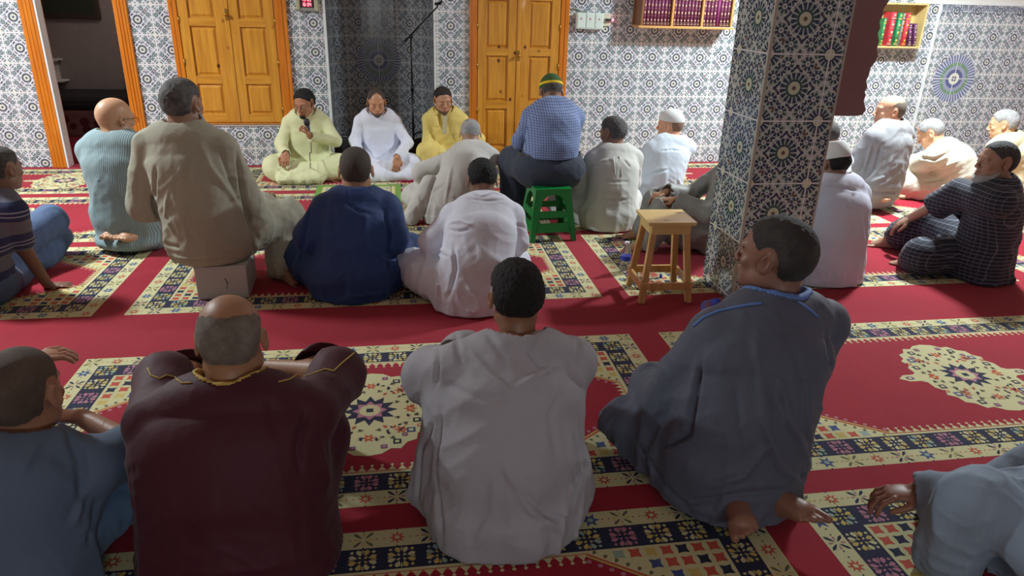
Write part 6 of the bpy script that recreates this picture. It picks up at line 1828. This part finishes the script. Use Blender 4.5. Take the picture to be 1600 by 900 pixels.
# three white breakers and a socket with a red lit plug
wp = plain('greenish_white_plastic', srgb(214, 228, 220), 0.35, var=0.03)
zc = at(905, 35, WY-0.03).z
for k in range(3):
    px = 907+14*k
    p = at(px, 34+k*0.6, WY-0.03)
    t = empty('circuit_breaker_box', (p.x, WY, p.z-0.065)); tag(t, ('white box with a faint red mark, left of the three beside the cupboard', 'white box with a faint red mark, middle of the three beside the cupboard', 'white box with a faint red mark, right of the three beside the cupboard')[k], 'switch', 'white switch boxes right of the cupboard')
    B().box(-0.045, 0.045, -0.055, 0.0, 0, 0.15, 0.006).build('box', wp, t)
    B().box(-0.036, 0.036, -0.059, -0.05, 0.012, 0.138, 0.004).build('cover', wp, t)
    B().lathe([(0.0095, 0), (0.008, 0.002), (0.0001, 0.0022)], seg=12).build('mark', plain('faded_red', srgb(196, 120, 130), 0.5), t, M=Matrix.Translation((0, -0.059, 0.095)) @ Matrix.Rotation(PI/2, 4, 'X'))
p = at(948, 31, WY-0.02)
t = empty('wall_socket', (p.x, WY, p.z-0.04)); tag(t, 'pale wall socket right of the three white boxes', 'socket')
B().box(-0.04, 0.04, -0.02, 0, -0.02, 0.10, 0.006).build('plate', plain('cream_plastic', srgb(214, 212, 190), 0.4), t)
B().lathe([(0.026, 0), (0.026, 0.004), (0.02, 0.004)], seg=20).build('outlet', plain('cream_plastic', (0, 0, 0)), t, M=Matrix.Translation((0, -0.02, 0.04)) @ Matrix.Rotation(PI/2, 4, 'X'))
t = empty('plug_adapter', (p.x+0.01, WY-0.026, p.z+0.0)); tag(t, 'black plug with a glowing red lamp in the wall socket', 'plug')
B().box(-0.025, 0.03, -0.03, 0.0, -0.012, 0.012, 0.004).build('body', plain('black_vinyl', (0, 0, 0)), t)
B().lathe([(0.012, 0), (0.012, 0.012), (0.006, 0.018), (0.0001, 0.019)], seg=12).build('lamp', red.m, t, M=Matrix.Translation((0.038, -0.016, 0)) @ Matrix.Rotation(PI/2, 4, 'Y'))
o = B().tube(smooth_path([(1.73, WY-0.006, 1.52), (1.80, WY-0.008, 1.515), (1.88, WY-0.01, 1.49), (1.90, WY-0.012, 1.47)]), 0.004, 6).build('thin_cable', plain('olive_cable', srgb(120, 120, 90), 0.5)); tag(o, 'thin cable running from the cupboard to the white boxes', 'cable')

# long bookshelf with maroon gilt volumes
sx0, sx1 = at(1003, 38, WY-0.22).x, at(1142, 45, WY-0.22).x
sz = at(1060, 41, WY-0.22).z
SD = 0.22
t = empty('book_shelf', ((sx0+sx1)/2, WY, sz)); tag(t, 'long pale wooden wall shelf in three bays full of maroon volumes, left of the pillar', 'shelf')
hwid = (sx1-sx0)/2
light = pine('pale_shelf_pine', srgb(226, 178, 110), srgb(200, 148, 80), axis=0, knots=False); side_m = pine('brown_shelf_side', srgb(150, 104, 68), srgb(120, 80, 50), knots=False)
B().box(-hwid-0.03, hwid+0.03, -SD, 0, -0.022, 0.0, 0.002).build('bottom_board', light, t)
B().box(-hwid-0.03, hwid+0.03, -SD, 0, 0.40, 0.422, 0.002).build('top_board', light, t)
B().box(-hwid-0.03, hwid+0.03, -0.012, -0.001, 0, 0.40).build('back_board', side_m, t)
bays = []
nb = 3; bw = (2*hwid)/nb
for k in range(nb+1):
    x = -hwid+bw*k
    B().box(x-0.010, x+0.010, -SD+0.002, -0.012, 0, 0.40, 0.001).build('divider', light if k else side_m, t)
bm_ = MT('maroon_book_cloth'); bm_.color(srgb(122, 52, 88)).set(Roughness=0.5)
gold = plain('dull_gilt', srgb(206, 176, 150), 0.4, 0.2)
def make_book(w, h, d, cover, name='book', bands=True, pages=True, label='', group=None, gm=None):
    t = empty(name); tag(t, label, 'book', group)
    b = B(); b.box(-w/2, -w/2+0.003, -d, 0, 0, h).box(w/2-0.003, w/2, -d, 0, 0, h)
    # rounded spine
    b.tube([(0, -d+0.002, 0.0), (0, -d+0.002, h)], w/2, 12)
    b.build('cover', cover, t)
    B().box(-w/2+0.003, w/2-0.003, -d+0.006, -0.006, 0.004, h-0.004).build('pages', plain('page_edges', srgb(225, 215, 195), 0.8), t)
    if bands:
        b = B()
        for (za, zb_) in ((0.04, 0.06), (0.09, 0.10), (0.14, 0.20), (0.30, 0.305), (0.36, 0.44), (0.52, 0.525), (0.60, 0.66), (0.80, 0.83), (0.88, 0.94)):
            b.tube([(0, -d+0.0015, h*za), (0, -d+0.0015, h*zb_)], w*(0.36 if zb_-za > 0.03 else 0.505), 10)
        o = b.build('gilt_bands', gm or gold, t)
        o.location = (0, -w*0.16, 0)
    return t
book0 = make_book(0.034, 0.30, 0.165, bm_.m, label='tmp')
bay_words = ('left', 'middle', 'right')
first = True
inner = (bw-0.024)
for k in range(nb):
    n_ = 8
    for q_ in range(n_):
        x = (sx0+sx1)/2-hwid+bw*k+0.012+inner*(q_+0.5)/n_
        if k == 2 and q_ == 4:
            pb = make_book(0.034, 0.30, 0.165, plain('plain_magenta_cloth', srgb(140, 50, 110), 0.5), bands=False, label='plain magenta volume without gilt lettering in the right bay of the long shelf')
            pb.location = (x, WY-0.014, sz+0.001); continue
        o = book0 if first else copy_tree(book0); first = False
        o.location = (x, WY-0.014, sz+0.001)
        o.scale = (inner/n_/0.0352, 1, 0.97+0.012*((q_*7+k*3) % 4))
        o['label'] = 'maroon gilt lettered volume, %s from the left in the %s bay of the long shelf' % (('first', 'second', 'third', 'fourth', 'fifth', 'sixth', 'seventh', 'eighth')[q_], bay_words[k])
        o['group'] = 'maroon volumes in the %s bay' % bay_words[k]

# open box shelf on the right
zl = at(1400, 75, WY-0.17); xr = at(1437, 76, WY-0.17).x; xl = at(1352, 70, WY-0.17).x; zt = at(1400, 4, WY-0.17).z; z0_ = zl.z
t = empty('box_shelf', ((xl+xr)/2, WY, z0_)); tag(t, 'pale wooden box shelf with red and green books, partly behind the brown board', 'shelf')
hw_ = (xr-xl)/2; hh_ = zt-z0_
bs = pine('pale_box_pine', srgb(218, 196, 134), srgb(196, 170, 108), knots=False)
B().box(-hw_, hw_, -0.17, 0, -0.0, 0.018, 0.001).build('bottom_board', bs, t)
B().box(-hw_, hw_, -0.17, 0, hh_-0.018, hh_, 0.001).build('top_board', bs, t)
B().box(-hw_, -hw_+0.018, -0.17, 0, 0.018, hh_-0.018, 0.001).build('side_board', bs, t)
B().box(hw_-0.018, hw_, -0.17, 0, 0.018, hh_-0.018, 0.001).build('side_board', bs, t)
B().box(-hw_+0.018, hw_-0.018, -0.012, -0.002, 0.018, hh_-0.018).build('back_board', bs, t)
Ysh = WY-0.14
redb = plain('red_book_cloth', srgb(214, 60, 72), 0.5); grnb = plain('green_book_cloth', srgb(40, 130, 84), 0.5); gryb = plain('grey_book_cloth', srgb(150, 150, 130), 0.6); vio = plain('violet_book_cloth', srgb(96, 50, 92), 0.5)
gy = plain('yellow_gilt', srgb(220, 200, 90), 0.4)
specs = [(1374, 8, 0.030, 0.27, grnb, 0, 'green book at the left end of the box shelf', gy), (1386, 9, 0.052, 0.33, redb, 0, 'thick red book left of the green one in the box shelf', gold), (1396, 9, 0.042, 0.325, grnb, 0, 'green book with yellow spine bands between two red ones', gy),
         (1402.6, 9, 0.022, 0.32, gryb, 0, 'thin grey book with dark lettering beside the right red book', plain('dark_letters', (0.05, 0.05, 0.05), 0.5)), (1409, 9, 0.045, 0.325, redb, 0, 'red book with orange bands on its spine in the box shelf', plain('orange_gilt', srgb(250, 170, 60), 0.3)),
         (1419, 9, 0.034, 0.22, vio, -0.16, 'violet book leaning left, left of the two in the box shelf', gold), (1427, 9, 0.034, 0.22, vio, -0.16, 'violet book leaning left, right of the two in the box shelf', gold)]
for (px, _, w_, h_, m_, lean, lb, gm_) in specs:
    x = at(px, 72, Ysh).x
    bk_ = make_book(w_, h_, 0.13, m_, label=lb, gm=gm_)
    bk_.location = (x, WY-0.02, z0_+0.019+(0.004 if lean else 0)); bk_.rotation_euler = (0, lean, 0)

# ---------------------------------------------------------------- scalloped brown board fixed to the pillar
pxs = [(1300, 181), (1340, 181), (1347, 179), (1352, 172), (1351, 165), (1349, 158), (1352, 150), (1351, 143), (1355, 136), (1353, 126), (1357, 118), (1360, 106), (1366, 98), (1371, 88), (1370, 76), (1373, 64), (1371, 52), (1375, 44), (1374, 34), (1379, 24), (1380, 14), (1387, 4), (1391, -4), (1392, -20), (1398, -40), (1400, -70)]
YB_ = 3.86
pl_ = []
for a_, b_ in pxs:
    w_ = at(a_, b_, YB_-0.015); pl_.append((w_.x, w_.z))
zb_ = pl_[0][1]; zt_ = pl_[-1][1]
outl = [(PX1+0.001, zb_)]+[(x, z) for x, z in pl_[1:]]+[(PX1+0.001, zt_)]
b = B(); b.prism(outl, YB_-0.018, YB_+0.018)
o = b.build('scalloped_board', plain('mauve_brown_paint', srgb(138, 104, 106), 0.5, var=0.04))
tag(o, 'mauve brown painted board with a scalloped edge fixed to the right side of the pillar', 'board')
